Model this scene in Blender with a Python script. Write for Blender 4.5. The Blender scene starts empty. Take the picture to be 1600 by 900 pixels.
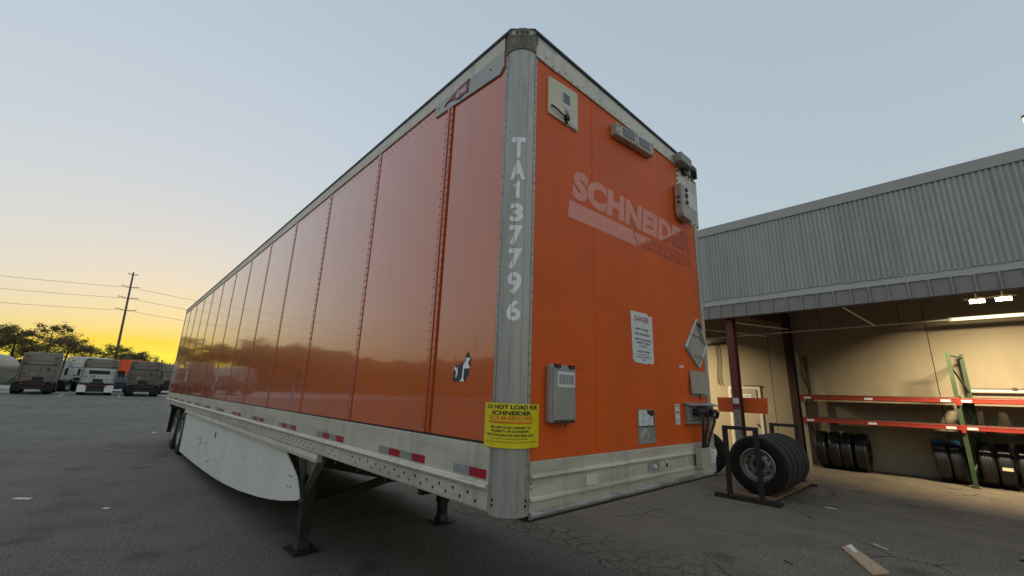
import bpy, bmesh, math, random
from mathutils import Vector, Matrix
R = math.radians
rnd = random.Random(7)
scene = bpy.context.scene
COL = scene.collection

# ------------------------------------------------------------------ camera
YAW, PITCH, ROLL = R(137.0304), R(14.2466), R(1.9028)
fw = Vector((math.cos(YAW)*math.cos(PITCH), math.sin(YAW)*math.cos(PITCH), math.sin(PITCH)))
rt = Vector((math.sin(YAW), -math.cos(YAW), 0)); up = rt.cross(fw)
rt2 = rt*math.cos(ROLL) + up*math.sin(ROLL); up2 = up*math.cos(ROLL) - rt*math.sin(ROLL)
cam_d = bpy.data.cameras.new('camera'); cam = bpy.data.objects.new('camera', cam_d); COL.objects.link(cam)
M4 = Matrix((rt2, up2, -fw)).transposed().to_4x4(); M4.translation = (1.6542, -1.5597, 1.6958)
cam.matrix_world = M4
cam_d.sensor_fit = 'HORIZONTAL'; cam_d.sensor_width = 36; cam_d.lens = 36*657.3753/1600
cam_d.clip_start = 0.05; cam_d.clip_end = 5000
scene.camera = cam

# ------------------------------------------------------------------ sky, sun, exposure
SUN_AZ, SUN_EL = R(176), R(0.0)          # the sun is just setting behind the far end of the trailer
world = bpy.data.worlds.new('World'); scene.world = world; world.use_nodes = True
nt = world.node_tree; nt.nodes.clear()
out = nt.nodes.new('ShaderNodeOutputWorld'); bg = nt.nodes.new('ShaderNodeBackground')
sky = nt.nodes.new('ShaderNodeTexSky'); sky.sky_type = 'NISHITA'; sky.sun_disc = False
sky.sun_elevation = SUN_EL; sky.sun_rotation = R(90) - SUN_AZ
sky.altitude = 0; sky.air_density = 1.0; sky.dust_density = 2.2; sky.ozone_density = .5
bg.inputs['Strength'].default_value = 0.15
gm = nt.nodes.new('ShaderNodeGamma'); gm.inputs[1].default_value = .30      # soft contrast of the phone's exposure
hs = nt.nodes.new('ShaderNodeHueSaturation'); hs.inputs['Saturation'].default_value = 1.5
tn = nt.nodes.new('ShaderNodeMix'); tn.data_type = 'RGBA'; tn.blend_type = 'MULTIPLY'; tn.inputs[0].default_value = 1; tn.inputs[7].default_value = (.606, .702, .812, 1)
nt.links.new(sky.outputs[0], gm.inputs[0]); nt.links.new(gm.outputs[0], hs.inputs['Color']); hz = nt.nodes.new('ShaderNodeMix'); hz.data_type = 'RGBA'; hz.inputs[0].default_value = .11; hz.inputs[7].default_value = (1.15, 1.08, 1.0, 1)   # pale evening haze
nt.links.new(hs.outputs[0], hz.inputs[6]); nt.links.new(hz.outputs[2], tn.inputs[6])
nt.links.new(tn.outputs[2], bg.inputs[0]); nt.links.new(bg.outputs[0], out.inputs[0])
sun_d = bpy.data.lights.new('sun', 'SUN'); sun_d.energy = 0.12; sun_d.angle = R(8); sun_d.color = (1, .72, .42)
sun = bpy.data.objects.new('sun', sun_d); COL.objects.link(sun)
sd = Vector((math.cos(SUN_AZ)*math.cos(SUN_EL), math.sin(SUN_AZ)*math.cos(SUN_EL), math.sin(SUN_EL)))
sun.rotation_euler = sd.to_track_quat('Z', 'Y').to_euler()
scene.view_settings.view_transform = 'Standard'; scene.view_settings.look = 'None'
scene.view_settings.exposure = 2.70; scene.view_settings.gamma = 1
scene.view_settings.use_curve_mapping = False
scene.render.engine = 'CYCLES'
scene.cycles.use_denoising = True
scene.cycles.max_bounces = 8

# ------------------------------------------------------------------ materials
MATS = {}
def mat(name, color, rough=.6, metal=0., coat=0., coat_rough=.05, var=.0, vscale=6., stretch=(1, 1, 1), bump=0., bscale=40.,
        rvar=0., coat_ior=1.5, streak=None, emit=None, estr=0., dirt=None, dirt_amt=0., dscale=3., spec=.5, detail=6., trans=0.):
    """principled material: colour varied by noise, optional dirt patches and fine bump, in object space"""
    m = bpy.data.materials.new(name); m.use_nodes = True
    n, l = m.node_tree.nodes, m.node_tree.links
    p = n['Principled BSDF']
    p.inputs['Roughness'].default_value = rough; p.inputs['Metallic'].default_value = metal
    p.inputs['Coat Weight'].default_value = coat; p.inputs['Coat Roughness'].default_value = coat_rough; p.inputs['Coat IOR'].default_value = coat_ior
    p.inputs['Specular IOR Level'].default_value = spec
    p.inputs['Base Color'].default_value = (*color, 1)
    if emit: p.inputs['Emission Color'].default_value = (*emit, 1); p.inputs['Emission Strength'].default_value = estr
    if trans: p.inputs['Transmission Weight'].default_value = trans
    tc = n.new('ShaderNodeTexCoord'); mp = n.new('ShaderNodeMapping'); mp.inputs['Scale'].default_value = stretch
    l.new(tc.outputs['Object'], mp.inputs['Vector'])
    sock = None
    if var or rvar:
        nz = n.new('ShaderNodeTexNoise'); nz.inputs['Scale'].default_value = vscale; nz.inputs['Detail'].default_value = detail
        nz.inputs['Roughness'].default_value = .65
        l.new(mp.outputs[0], nz.inputs['Vector'])
        if var:
            rp = n.new('ShaderNodeValToRGB'); e = rp.color_ramp.elements
            e[0].position = .25; e[1].position = .75
            e[0].color = (*[c*(1-var) for c in color], 1); e[1].color = (*[min(1, c*(1+var)) for c in color], 1)
            l.new(nz.outputs['Fac'], rp.inputs[0]); sock = rp.outputs[0]
        if rvar:
            mr = n.new('ShaderNodeMapRange'); mr.inputs[3].default_value = max(.02, rough-rvar); mr.inputs[4].default_value = min(1, rough+rvar)
            mr.inputs[1].default_value = .3; mr.inputs[2].default_value = .7
            l.new(nz.outputs['Fac'], mr.inputs[0]); l.new(mr.outputs[0], p.inputs['Roughness'])
    if dirt:
        dz = n.new('ShaderNodeTexNoise'); dz.inputs['Scale'].default_value = dscale; dz.inputs['Detail'].default_value = 9
        dz.inputs['Roughness'].default_value = .7
        l.new(mp.outputs[0], dz.inputs['Vector'])
        mr = n.new('ShaderNodeMapRange'); mr.inputs[1].default_value = .48; mr.inputs[2].default_value = .72; mr.inputs[4].default_value = dirt_amt
        l.new(dz.outputs['Fac'], mr.inputs[0])
        mx = n.new('ShaderNodeMix'); mx.data_type = 'RGBA'; mx.inputs[7].default_value = (*dirt, 1)
        if sock: l.new(sock, mx.inputs[6])
        else: mx.inputs[6].default_value = (*color, 1)
        l.new(mr.outputs[0], mx.inputs[0]); sock = mx.outputs[2]
    if streak:                                   # run-off streaks down the sheet
        sm = n.new('ShaderNodeMapping'); sm.inputs['Scale'].default_value = (11, 11, .45); l.new(tc.outputs['Object'], sm.inputs[0])
        sn = n.new('ShaderNodeTexNoise'); sn.inputs['Scale'].default_value = 1.; sn.inputs['Detail'].default_value = 5; l.new(sm.outputs[0], sn.inputs['Vector'])
        mr = n.new('ShaderNodeMapRange'); mr.inputs[1].default_value = .52; mr.inputs[2].default_value = .72; mr.inputs[4].default_value = .45
        l.new(sn.outputs['Fac'], mr.inputs[0])
        mx = n.new('ShaderNodeMix'); mx.data_type = 'RGBA'; mx.inputs[7].default_value = (*streak, 1)
        if sock: l.new(sock, mx.inputs[6])
        else: mx.inputs[6].default_value = (*color, 1)
        l.new(mr.outputs[0], mx.inputs[0]); sock = mx.outputs[2]
    if sock: l.new(sock, p.inputs['Base Color'])
    if bump:
        bz = n.new('ShaderNodeTexNoise'); bz.inputs['Scale'].default_value = bscale; bz.inputs['Detail'].default_value = 4
        l.new(mp.outputs[0], bz.inputs['Vector'])
        bp = n.new('ShaderNodeBump'); bp.inputs['Strength'].default_value = bump; bp.inputs['Distance'].default_value = .01
        l.new(bz.outputs['Fac'], bp.inputs['Height']); l.new(bp.outputs[0], p.inputs['Normal'])
        if coat: l.new(bp.outputs[0], p.inputs['Coat Normal'])
    MATS[name] = m
    return m

OR = (.69, .115, .012)
mat('orange_side', OR, .24, coat=1., coat_rough=.05, coat_ior=1.6, streak=(.44, .13, .06), var=.10, vscale=1.3, stretch=(1, 1, .25), bump=.15, bscale=1.5, dirt=(.42, .15, .08), dirt_amt=.5, dscale=2.6)
mat('orange_strip', (.54, .088, .018), .3, coat=.8, coat_rough=.1, var=.1, vscale=5)
mat('orange_front', (.76, .110, .010), .5, streak=(.54, .115, .03), spec=.3, var=.09, vscale=2.2, bump=.05, bscale=90, dirt=(.50, .10, .02), dirt_amt=.5, dscale=1.4)
mat('ghost_pink', (.80, .29, .22), .5, var=.08, vscale=9)
mat('ghost_dark', (.46, .06, .014), .5, var=.25, vscale=30)
mat('alum', (.64, .59, .50), .5, streak=(.36, .31, .24), metal=.35, var=.13, vscale=3, stretch=(.4, .4, 3), dirt=(.33, .28, .21), dirt_amt=.6, dscale=2.2, rvar=.1)
mat('alum_post', (.43, .41, .38), .42, metal=.35, var=.26, vscale=7, stretch=(2, 2, .22), dirt=(.20, .18, .16), dirt_amt=.85, dscale=3.6, rvar=.12, bump=.06, bscale=20)
mat('alum_grey', (.42, .42, .40), .45, metal=.5, var=.14, vscale=6, dirt=(.2, .17, .14), dirt_amt=.6)
mat('cap_dirty', (.17, .145, .12), .7, metal=.2, var=.5, vscale=22, dirt=(.42, .39, .34), dirt_amt=.7, dscale=16, bump=.3, bscale=60)
mat('black_gasket', (.018, .018, .02), .5)
mat('dark_hole', (.012, .011, .010), .8)
mat('underbody', (.02, .019, .018), .8, var=.4, vscale=8)
mat('black_steel', (.022, .021, .021), .55, var=.35, vscale=10, dirt=(.10, .06, .035), dirt_amt=.5, dscale=8)
mat('grey_steel', (.34, .32, .29), .5, metal=.4, var=.3, vscale=9, dirt=(.08, .055, .035), dirt_amt=.7, dscale=7)
mat('rust_pipe', (.40, .39, .37), .45, metal=.4, var=.25, vscale=8, stretch=(1, .4, 1), dirt=(.10, .045, .022), dirt_amt=1., dscale=5)
mat('rust', (.05, .028, .018), .85, var=.4, vscale=14)
mat('skirt_white', (.76, .74, .69), .5, streak=(.62, .60, .55), var=.05, vscale=1.2, dirt=(.50, .47, .42), dirt_amt=.22, dscale=1.3)
mat('skirt_mark', (.46, .45, .43), .7)
mat('white_paint', (.76, .76, .75), .5, var=.05, vscale=6)
mat('white_vinyl', (.93, .93, .95), .35)
mat('paper_white', (.72, .72, .74), .6, var=.08, vscale=12, dirt=(.5, .46, .4), dirt_amt=.4, dscale=9)
mat('black_ink', (.02, .02, .022), .6)
mat('red_ink', (.45, .05, .05), .6)
mat('orange_ink', (.75, .17, .01), .5)
mat('sign_yellow', (.82, .66, .008), .38, var=.06, vscale=12, bump=.25, bscale=14)
mat('tape_red', (.36, .012, .03), .3, var=.1, vscale=30)
mat('tape_silver', (.27, .28, .265), .4, var=.12, vscale=40)
mat('cream_box', (.68, .62, .46), .5, var=.05, vscale=5, dirt=(.42, .36, .25), dirt_amt=.3)
mat('slate_pane', (.10, .105, .125), .3)
mat('plastic_grey', (.34, .32, .29), .55, var=.1, vscale=10, dirt=(.2, .18, .15), dirt_amt=.5)
mat('plastic_cream', (.46, .42, .35), .5, var=.1, vscale=10, dirt=(.25, .2, .16), dirt_amt=.5)
mat('barcode_grey', (.18, .17, .18), .6)
mat('rubber', (.010, .0098, .0095), .6, spec=.3, var=.3, vscale=9, dirt=(.035, .032, .029), dirt_amt=.6, dscale=5)
mat('rubber_tread', (.060, .056, .051), .75, var=.35, vscale=12, spec=.3)
mat('rubber_clean', (.015, .0155, .017), .34, var=.25, vscale=7)
mat('tyre_blue', (.02, .11, .19), .4)
mat('rim_steel', (.33, .31, .29), .42, metal=.55, var=.2, vscale=8, dirt=(.10, .07, .05), dirt_amt=.7, dscale=6)
mat('decal_red', (.22, .022, .03), .4)
mat('decal_black', (.03, .032, .035), .4)
mat('blue_scuff', (.25, .17, .33), .5)
mat('silver_patch', (.50, .50, .47), .4, metal=.3)
mat('red_marker', (.35, .03, .015), .3)
# building
mat('corrugated', (.43, .435, .425), .45, streak=(.27, .26, .245), metal=.25, var=.05, vscale=2, stretch=(1.5, 1, .3), dirt=(.33, .33, .31), dirt_amt=.35, dscale=1.5)
mat('corrugated_b', (.41, .415, .405), .47, streak=(.26, .25, .235), metal=.25, var=.06, vscale=2, stretch=(1.5, 1, .3), dirt=(.30, .30, .28), dirt_amt=.45, dscale=1.5)
mat('fascia_cap', (.40, .395, .38), .5, metal=.2, var=.05, vscale=2)
mat('ribbed_grey', (.27, .255, .245), .5, metal=.2, var=.08, vscale=2, stretch=(1, 1, .3))
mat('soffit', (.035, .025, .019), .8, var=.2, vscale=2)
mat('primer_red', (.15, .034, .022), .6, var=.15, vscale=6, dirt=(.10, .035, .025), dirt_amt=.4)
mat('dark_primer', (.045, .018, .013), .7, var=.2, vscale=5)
mat('wall_cream', (.34, .293, .204), .8, var=.07, vscale=1.1, stretch=(1.5, 1, .5), streak=(.34, .29, .20), dirt=(.28, .235, .16), dirt_amt=.6, dscale=.9, bump=.08, bscale=30)
mat('door_cream', (.40, .35, .255), .5, var=.05, vscale=4)
mat('rack_orange', (.30, .030, .016), .5, var=.12, vscale=8, dirt=(.22, .05, .03), dirt_amt=.4)
mat('rack_green', (.036, .07, .026), .55, var=.15, vscale=8, dirt=(.12, .12, .07), dirt_amt=.5)
mat('rack_cream', (.30, .27, .20), .6, var=.12, vscale=9)
mat('rack_dark', (.07, .05, .04), .6, var=.2, vscale=9)
mat('deck_board', (.07, .045, .03), .8, var=.2, vscale=6, stretch=(.4, 4, 1))
mat('barrier_orange', (.78, .13, .02), .5, var=.06, vscale=5)
mat('pipe_white', (.66, .63, .55), .5, var=.05, vscale=5)
mat('lamp_lit', (1, 1, 1), .4, emit=(1., .80, .46), estr=9.)
mat('lamp_lit_far', (1, 1, 1), .4, emit=(1., .66, .20), estr=1.6)
mat('tube_lit', (.8, .78, .7), .4, emit=(1., .86, .55), estr=.11)
mat('lamp_body', (.10, .09, .08), .5)
mat('plywood', (.25, .15, .085), .8, var=.25, vscale=9, stretch=(4, .6, 1), dirt=(.09, .06, .04), dirt_amt=.5)
mat('lumber', (.52, .36, .235), .75, var=.18, vscale=9, stretch=(5, 1.2, 1), dirt=(.33, .2, .13), dirt_amt=.5)
mat('paper_scrap', (.75, .73, .68), .7)
# yard
mat('taupe_cab', (.21, .18, .158), .45, coat=.3, var=.1, vscale=1.5, dirt=(.12, .1, .085), dirt_amt=.5)
mat('taupe_cab_b', (.165, .13, .115), .45, coat=.3, var=.1, vscale=1.5, dirt=(.10, .08, .07), dirt_amt=.5)
mat('white_cab', (.60, .60, .57), .4, coat=.5, var=.05, vscale=1.5, dirt=(.4, .38, .34), dirt_amt=.4)
mat('blue_cab', (.035, .045, .075), .35, coat=.6)
mat('grey_tank', (.20, .215, .18), .4, metal=.4, var=.1, vscale=1)
mat('glass_dark', (.02, .022, .025), .12)
mat('tail_red', (.35, .02, .015), .3)
mat('amber_lens', (.7, .25, .03), .3)
mat('yard_orange', (.75, .10, .02), .5)
mat('bark', (.055, .042, .03), .9, var=.3, vscale=4)
mat('leaf_olive', (.21, .175, .075), .75, var=.45, vscale=.8)
mat('leaf_dark', (.13, .085, .035), .75, var=.45, vscale=.8)
mat('leaf_brown', (.22, .165, .070), .75, var=.4, vscale=.8)
mat('wood_pole', (.16, .13, .10), .8, var=.2, vscale=3)
mat('wire', (.09, .085, .08), .6)
mat('berm_grass', (.060, .054, .022), .95, var=.5, vscale=.9, bump=.6, bscale=3)
mat('paint_line', (.45, .44, .41), .8, var=.2, vscale=3)
mat('pale_concrete', (.42, .40, .365), .85, var=.12, vscale=.5)

for nm_ in ('leaf_olive', 'leaf_brown'):       # thin leaves let the sky through
    m_ = MATS[nm_]; n_, l_ = m_.node_tree.nodes, m_.node_tree.links; p_ = n_['Principled BSDF']; o_ = n_['Material Output']
    tr_ = n_.new('ShaderNodeBsdfTranslucent'); ms_ = n_.new('ShaderNodeMixShader'); ms_.inputs[0].default_value = .5
    l_.new(p_.inputs['Base Color'].links[0].from_socket, tr_.inputs[0]); l_.new(p_.outputs[0], ms_.inputs[1]); l_.new(tr_.outputs[0], ms_.inputs[2]); l_.new(ms_.outputs[0], o_.inputs[0])
def asphalt():
    m = bpy.data.materials.new('asphalt'); m.use_nodes = True; MATS['asphalt'] = m
    n, l = m.node_tree.nodes, m.node_tree.links; p = n['Principled BSDF']
    tc = n.new('ShaderNodeTexCoord')
    def noise(sc, det=5, rough=.6, vec=None):
        z = n.new('ShaderNodeTexNoise'); z.inputs['Scale'].default_value = sc; z.inputs['Detail'].default_value = det
        z.inputs['Roughness'].default_value = rough; l.new(vec or tc.outputs['Object'], z.inputs['Vector']); return z
    def rng(sock, a, b, c, d):
        r = n.new('ShaderNodeMapRange'); r.inputs[1].default_value = a; r.inputs[2].default_value = b
        r.inputs[3].default_value = c; r.inputs[4].default_value = d; l.new(sock, r.inputs[0]); return r.outputs[0]
    def mul(a, b):
        k = n.new('ShaderNodeMath'); k.operation = 'MULTIPLY'; l.new(a, k.inputs[0])
        if isinstance(b, float): k.inputs[1].default_value = b
        else: l.new(b, k.inputs[1])
        return k.outputs[0]
    def mixc(f, a, b):
        x = n.new('ShaderNodeMix'); x.data_type = 'RGBA'; l.new(f, x.inputs[0])
        for s, v in ((6, a), (7, b)):
            if isinstance(v, tuple): x.inputs[s].default_value = (*v, 1)
            else: l.new(v, x.inputs[s])
        return x.outputs[2]
    sep = n.new('ShaderNodeSeparateXYZ'); l.new(tc.outputs['Object'], sep.inputs[0])
    wob = noise(1.7, 4)
    yw = n.new('ShaderNodeMath'); yw.operation = 'MULTIPLY_ADD'; yw.inputs[1].default_value = .22; l.new(wob.outputs['Fac'], yw.inputs[0]); l.new(sep.outputs[1], yw.inputs[2])
    old = rng(yw.outputs[0], 2.68, 2.72, 0, 1)                         # older patched surface beyond the joint under the trailer
    big = noise(.22, 4); mid = noise(1.6, 6, .7); fine = noise(38, 6, .8)
    c_new = mixc(rng(big.outputs['Fac'], .35, .68, 0, 1), (.138, .126, .108), (.205, .188, .162))
    c_new = mixc(rng(mid.outputs['Fac'], .5, .78, 0, .55), c_new, (.096, .087, .074))
    c_old = mixc(rng(mid.outputs['Fac'], .3, .7, 0, 1), (.158, .131, .099), (.260, .217, .163))
    col = mixc(old, c_new, c_old)
    # aggregate speckle
    sp = mixc(rng(fine.outputs['Fac'], .42, .62, 0, 1), (.40, .40, .40), (1.45, 1.44, 1.42))
    x = n.new('ShaderNodeMix'); x.data_type = 'RGBA'; x.blend_type = 'MULTIPLY'; x.inputs[0].default_value = 1
    l.new(col, x.inputs[6]); l.new(sp, x.inputs[7]); col = x.outputs[2]
    # dark stains with their own shape
    st = noise(.8, 3, .5); col = mixc(rng(st.outputs['Fac'], .62, .74, 0, .5), col, (.060, .052, .044))
    # faint tyre tracks, running the length of the yard
    tm = n.new('ShaderNodeMapping'); tm.inputs['Scale'].default_value = (.05, 1.5, 1); tm.inputs['Rotation'].default_value = (0, 0, .12); l.new(tc.outputs['Object'], tm.inputs[0])
    tk_ = noise(1.3, 5, .6, tm.outputs[0]); col = mixc(rng(tk_.outputs['Fac'], .52, .70, 0, .42), col, (.085, .078, .069))
    pk_ = noise(5, 5, .7); col = mixc(rng(pk_.outputs['Fac'], .60, .75, 0, .35), col, (.30, .28, .25))
    # oil drips
    vo = n.new('ShaderNodeTexVoronoi'); vo.voronoi_dimensions = '2D'; vo.inputs['Scale'].default_value = .8; vo.inputs['Randomness'].default_value = 1
    od = n.new('ShaderNodeVectorMath'); od.operation = 'MULTIPLY_ADD'; od.inputs[1].default_value = (.35, .35, 0); l.new(noise(2.2, 4).outputs['Color'], od.inputs[0]); l.new(tc.outputs['Object'], od.inputs[2])
    l.new(od.outputs[0], vo.inputs['Vector']); sc_ = n.new('ShaderNodeSeparateColor'); l.new(vo.outputs['Color'], sc_.inputs[0])
    oil = mul(rng(vo.outputs['Distance'], .05, .17, 1, 0), rng(sc_.outputs[0], .5, .62, 0, .6)); col = mixc(oil, col, (.045, .041, .037))
    # alligator cracks along the joint, long wandering cracks elsewhere
    dist = noise(6, 4)
    va = n.new('ShaderNodeVectorMath'); va.operation = 'MULTIPLY_ADD'; va.inputs[1].default_value = (.14, .14, 0)
    l.new(dist.outputs['Color'], va.inputs[0]); l.new(tc.outputs['Object'], va.inputs[2])
    def cracks(sc, w, stretch):
        mp = n.new('ShaderNodeMapping'); mp.inputs['Scale'].default_value = stretch; l.new(va.outputs[0], mp.inputs[0])
        v = n.new('ShaderNodeTexVoronoi'); v.feature = 'DISTANCE_TO_EDGE'; v.inputs['Scale'].default_value = sc
        v.voronoi_dimensions = '2D'
        l.new(mp.outputs[0], v.inputs['Vector']); return rng(v.outputs['Distance'], 0, w, 1, 0)
    band = mul(rng(yw.outputs[0], 3.15, 4.0, 1, 0), old)
    xm = mul(rng(sep.outputs[0], -5.5, -3.2, 0, 1), rng(sep.outputs[0], -.6, .9, 1, 0))
    brk = rng(mid.outputs['Fac'], .36, .55, .25, 1)
    c1 = mul(mul(mul(cracks(5.2, .10, (.7, 1.15, 1)), band), xm), brk)
    c2 = mul(mul(cracks(.55, .012, (1, 1, 1)), old), rng(noise(.5, 3).outputs['Fac'], .45, .56, 0, 1))
    c3 = mul(mul(mul(cracks(13, .13, (1, 1, 1)), old), rng(yw.outputs[0], 2.9, 3.35, 1, 0)), mul(xm, rng(noise(2.5).outputs['Fac'], .48, .6, 0, .8)))
    mx = n.new('ShaderNodeMath'); mx.operation = 'MAXIMUM'; l.new(c1, mx.inputs[0]); l.new(c2, mx.inputs[1])
    mx2 = n.new('ShaderNodeMath'); mx2.operation = 'MAXIMUM'; l.new(mx.outputs[0], mx2.inputs[0]); l.new(c3, mx2.inputs[1])
    col = mixc(mx2.outputs[0], col, (.022, .020, .018))
    l.new(col, p.inputs['Base Color'])
    l.new(rng(mid.outputs['Fac'], .3, .7, .72, .92), p.inputs['Roughness'])
    # relief
    h = n.new('ShaderNodeMath'); h.operation = 'MULTIPLY_ADD'; h.inputs[1].default_value = -2.2
    l.new(mx2.outputs[0], h.inputs[0]); l.new(fine.outputs['Fac'], h.inputs[2])
    b = n.new('ShaderNodeBump'); b.inputs['Strength'].default_value = .55; b.inputs['Distance'].default_value = .006
    l.new(h.outputs[0], b.inputs['Height']); l.new(b.outputs[0], p.inputs['Normal'])
asphalt()

# ------------------------------------------------------------------ mesh helpers
class MB:
    def __init__(s): s.v = []; s.f = []; s.m = []; s.cur = 0
    def add(s, vs, fs):
        o = len(s.v); s.v += [tuple(p) for p in vs]
        for f in fs: s.f.append([i+o for i in f]); s.m.append(s.cur)
        return s
    def hexa(s, p):           # 0-3 bottom ccw, 4-7 top
        return s.add(p, [(3, 2, 1, 0), (4, 5, 6, 7), (0, 1, 5, 4), (1, 2, 6, 5), (2, 3, 7, 6), (3, 0, 4, 7)])
    def box(s, x0, x1, y0, y1, z0, z1):
        return s.hexa([(x0, y0, z0), (x1, y0, z0), (x1, y1, z0), (x0, y1, z0), (x0, y0, z1), (x1, y0, z1), (x1, y1, z1), (x0, y1, z1)])
    def bar(s, a, b, w, h, upv=(0, 0, 1)):   # rectangular bar between two points
        a, b = Vector(a), Vector(b); d = (b-a).normalized(); u = Vector(upv)
        if abs(d.dot(u)) > .98: u = Vector((0, 1, 0))
        sd_ = d.cross(u).normalized(); u = sd_.cross(d)
        q = []
        for p in (a, b):
            q += [p - sd_*w/2 - u*h/2, p + sd_*w/2 - u*h/2, p + sd_*w/2 + u*h/2, p - sd_*w/2 + u*h/2]
        return s.add(q, [(3, 2, 1, 0), (4, 5, 6, 7), (0, 1, 5, 4), (1, 2, 6, 5), (2, 3, 7, 6), (3, 0, 4, 7)])
    def tube(s, a, b, r, n=10, r2=None, caps=True):
        a, b = Vector(a), Vector(b); d = (b-a).normalized()
        u = d.orthogonal().normalized(); w = d.cross(u); r2 = r if r2 is None else r2
        vs = [p + (u*math.cos(2*math.pi*i/n) + w*math.sin(2*math.pi*i/n))*rr for p, rr in ((a, r), (b, r2)) for i in range(n)]
        fs = [(i, (i+1) % n, n+(i+1) % n, n+i) for i in range(n)]
        if caps: fs += [tuple(range(n-1, -1, -1)), tuple(range(n, 2*n))]
        return s.add(vs, fs)
    def path(s, pts, r, n=8):
        pts = [Vector(p) for p in pts]; vs = []; fs = []
        for i, p in enumerate(pts):
            d = (pts[min(i+1, len(pts)-1)] - pts[max(i-1, 0)]).normalized()
            u = d.cross(Vector((.31, .17, .93))).normalized(); w = d.cross(u)
            rr = r[i] if isinstance(r, (list, tuple)) else r
            vs += [p + (u*math.cos(2*math.pi*k/n) + w*math.sin(2*math.pi*k/n))*rr for k in range(n)]
        for i in range(len(pts)-1):
            for k in range(n): fs.append((i*n+k, i*n+(k+1) % n, (i+1)*n+(k+1) % n, (i+1)*n+k))
        fs += [tuple(range(n-1, -1, -1)), tuple(range((len(pts)-1)*n, len(pts)*n))]
        return s.add(vs, fs)
    def extr(s, poly, vec, close=True):       # polygon (3d points) extruded by vec
        n = len(poly); vec = Vector(vec); a = [Vector(p) for p in poly]; b = [p+vec for p in a]
        fs = [(i, (i+1) % n, n+(i+1) % n, n+i) for i in range(n)]
        if close: fs += [tuple(range(n-1, -1, -1)), tuple(range(n, 2*n))]
        return s.add(a+b, fs)
    def lathe(s, prof, o=(0, 0, 0), axis='Y', n=32, close=False):   # prof: (r, h)
        vs = []; fs = []; k = len(prof)
        for i in range(n):
            c, t = math.cos(2*math.pi*i/n), math.sin(2*math.pi*i/n)
            for r, h in prof:
                q = (r*c, h, r*t) if axis == 'Y' else (h, r*c, r*t) if axis == 'X' else (r*c, r*t, h)
                vs.append((q[0]+o[0], q[1]+o[1], q[2]+o[2]))
        for i in range(n):
            j = (i+1) % n
            for m in range(k if close else k-1): fs.append((i*k+m, i*k+(m+1) % k, j*k+(m+1) % k, j*k+m))
        return s.add(vs, fs)
    def dome(s, c, nrm, r=.006, h=.003, n=6):
        c = Vector(c); d = Vector(nrm); u = d.orthogonal().normalized(); w = d.cross(u)
        vs = [c + (u*math.cos(2*math.pi*i/n)+w*math.sin(2*math.pi*i/n))*r for i in range(n)]
        vs += [c + (u*math.cos(2*math.pi*i/n)+w*math.sin(2*math.pi*i/n))*r*.6 + d*h for i in range(n)]
        return s.add(vs, [(i, (i+1) % n, n+(i+1) % n, n+i) for i in range(n)] + [tuple(range(n, 2*n))])
    def mesh(s, name, mats, smooth=False):
        me = bpy.data.meshes.new(name); me.from_pydata(s.v, [], s.f)
        for m in (mats if isinstance(mats, (list, tuple)) else [mats]): me.materials.append(MATS[m])
        if len(me.materials) > 1:
            for pl, k in zip(me.polygons, s.m): pl.material_index = k
        bm = bmesh.new(); bm.from_mesh(me); bmesh.ops.recalc_face_normals(bm, faces=bm.faces); bm.to_mesh(me); bm.free()
        if smooth:
            for pl in me.polygons: pl.use_smooth = True
            try: me.set_sharp_from_angle(angle=R(35))
            except Exception: pass
        me.update(); return me
    def build(s, name, mats, parent=None, smooth=False, bevel=0., world_=True, kind=None, label=None):
        o = bpy.data.objects.new(name, s.mesh(name, mats, smooth)); COL.objects.link(o)
        if parent is not None:
            o.parent = parent
            if world_:
                off = Vector((0, 0, 0)); q = parent
                while q is not None: off += q.location; q = q.parent
                o.location = -off
        if bevel:
            bv = o.modifiers.new('bevel', 'BEVEL'); bv.width = bevel; bv.segments = 2; bv.limit_method = 'ANGLE'; bv.angle_limit = R(40)
        if kind: o['kind'] = kind
        if label: o['label'] = label
        return o
def empty(name, loc, label, cat, group=None, rz=0):
    o = bpy.data.objects.new(name, None); COL.objects.link(o); o.location = loc; o.rotation_euler = (0, 0, rz)
    o.empty_display_size = .2
    return tag(o, label, cat, group)
def tag(o, label, cat, group=None):
    o['label'] = label; o['category'] = cat
    if group: o['group'] = group
    return o
def struct(o): o['kind'] = 'structure'; return o
def copy_tree(o, parent=None):
    c = o.copy(); COL.objects.link(c); c.parent = parent
    for ch in o.children: copy_tree(ch, c)
    return c
def text_geo(txt, size, bold=0., align='LEFT', xs=1., shear=0., res=3, space=1.):
    cu = bpy.data.curves.new('t', 'FONT'); cu.body = txt; cu.size = size; cu.align_x = align; cu.offset = bold
    cu.resolution_u = res; cu.shear = shear; cu.space_character = space; cu.fill_mode = 'FRONT'
    ob = bpy.data.objects.new('t', cu); COL.objects.link(ob)
    dg = bpy.context.evaluated_depsgraph_get(); dg.update()
    me = bpy.data.meshes.new_from_object(ob.evaluated_get(dg))
    vs = [(v.co.x*xs, v.co.y) for v in me.vertices]; fs = [tuple(p.vertices) for p in me.polygons]
    bpy.data.objects.remove(ob); bpy.data.curves.remove(cu); bpy.data.meshes.remove(me)
    return vs, fs
def text_fit(txt, x0, x1, y0, y1, bold=0., res=3, space=1., shear=0.):
    """lettering stretched to fill a rectangle"""
    vs, fs = text_geo(txt, 1., bold, res=res, space=space, shear=shear)
    a, b = min(v[0] for v in vs), max(v[0] for v in vs); c, d = min(v[1] for v in vs), max(v[1] for v in vs)
    return [(x0+(v[0]-a)/(b-a)*(x1-x0), y0+(v[1]-c)/(d-c)*(y1-y0)) for v in vs], fs

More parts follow.
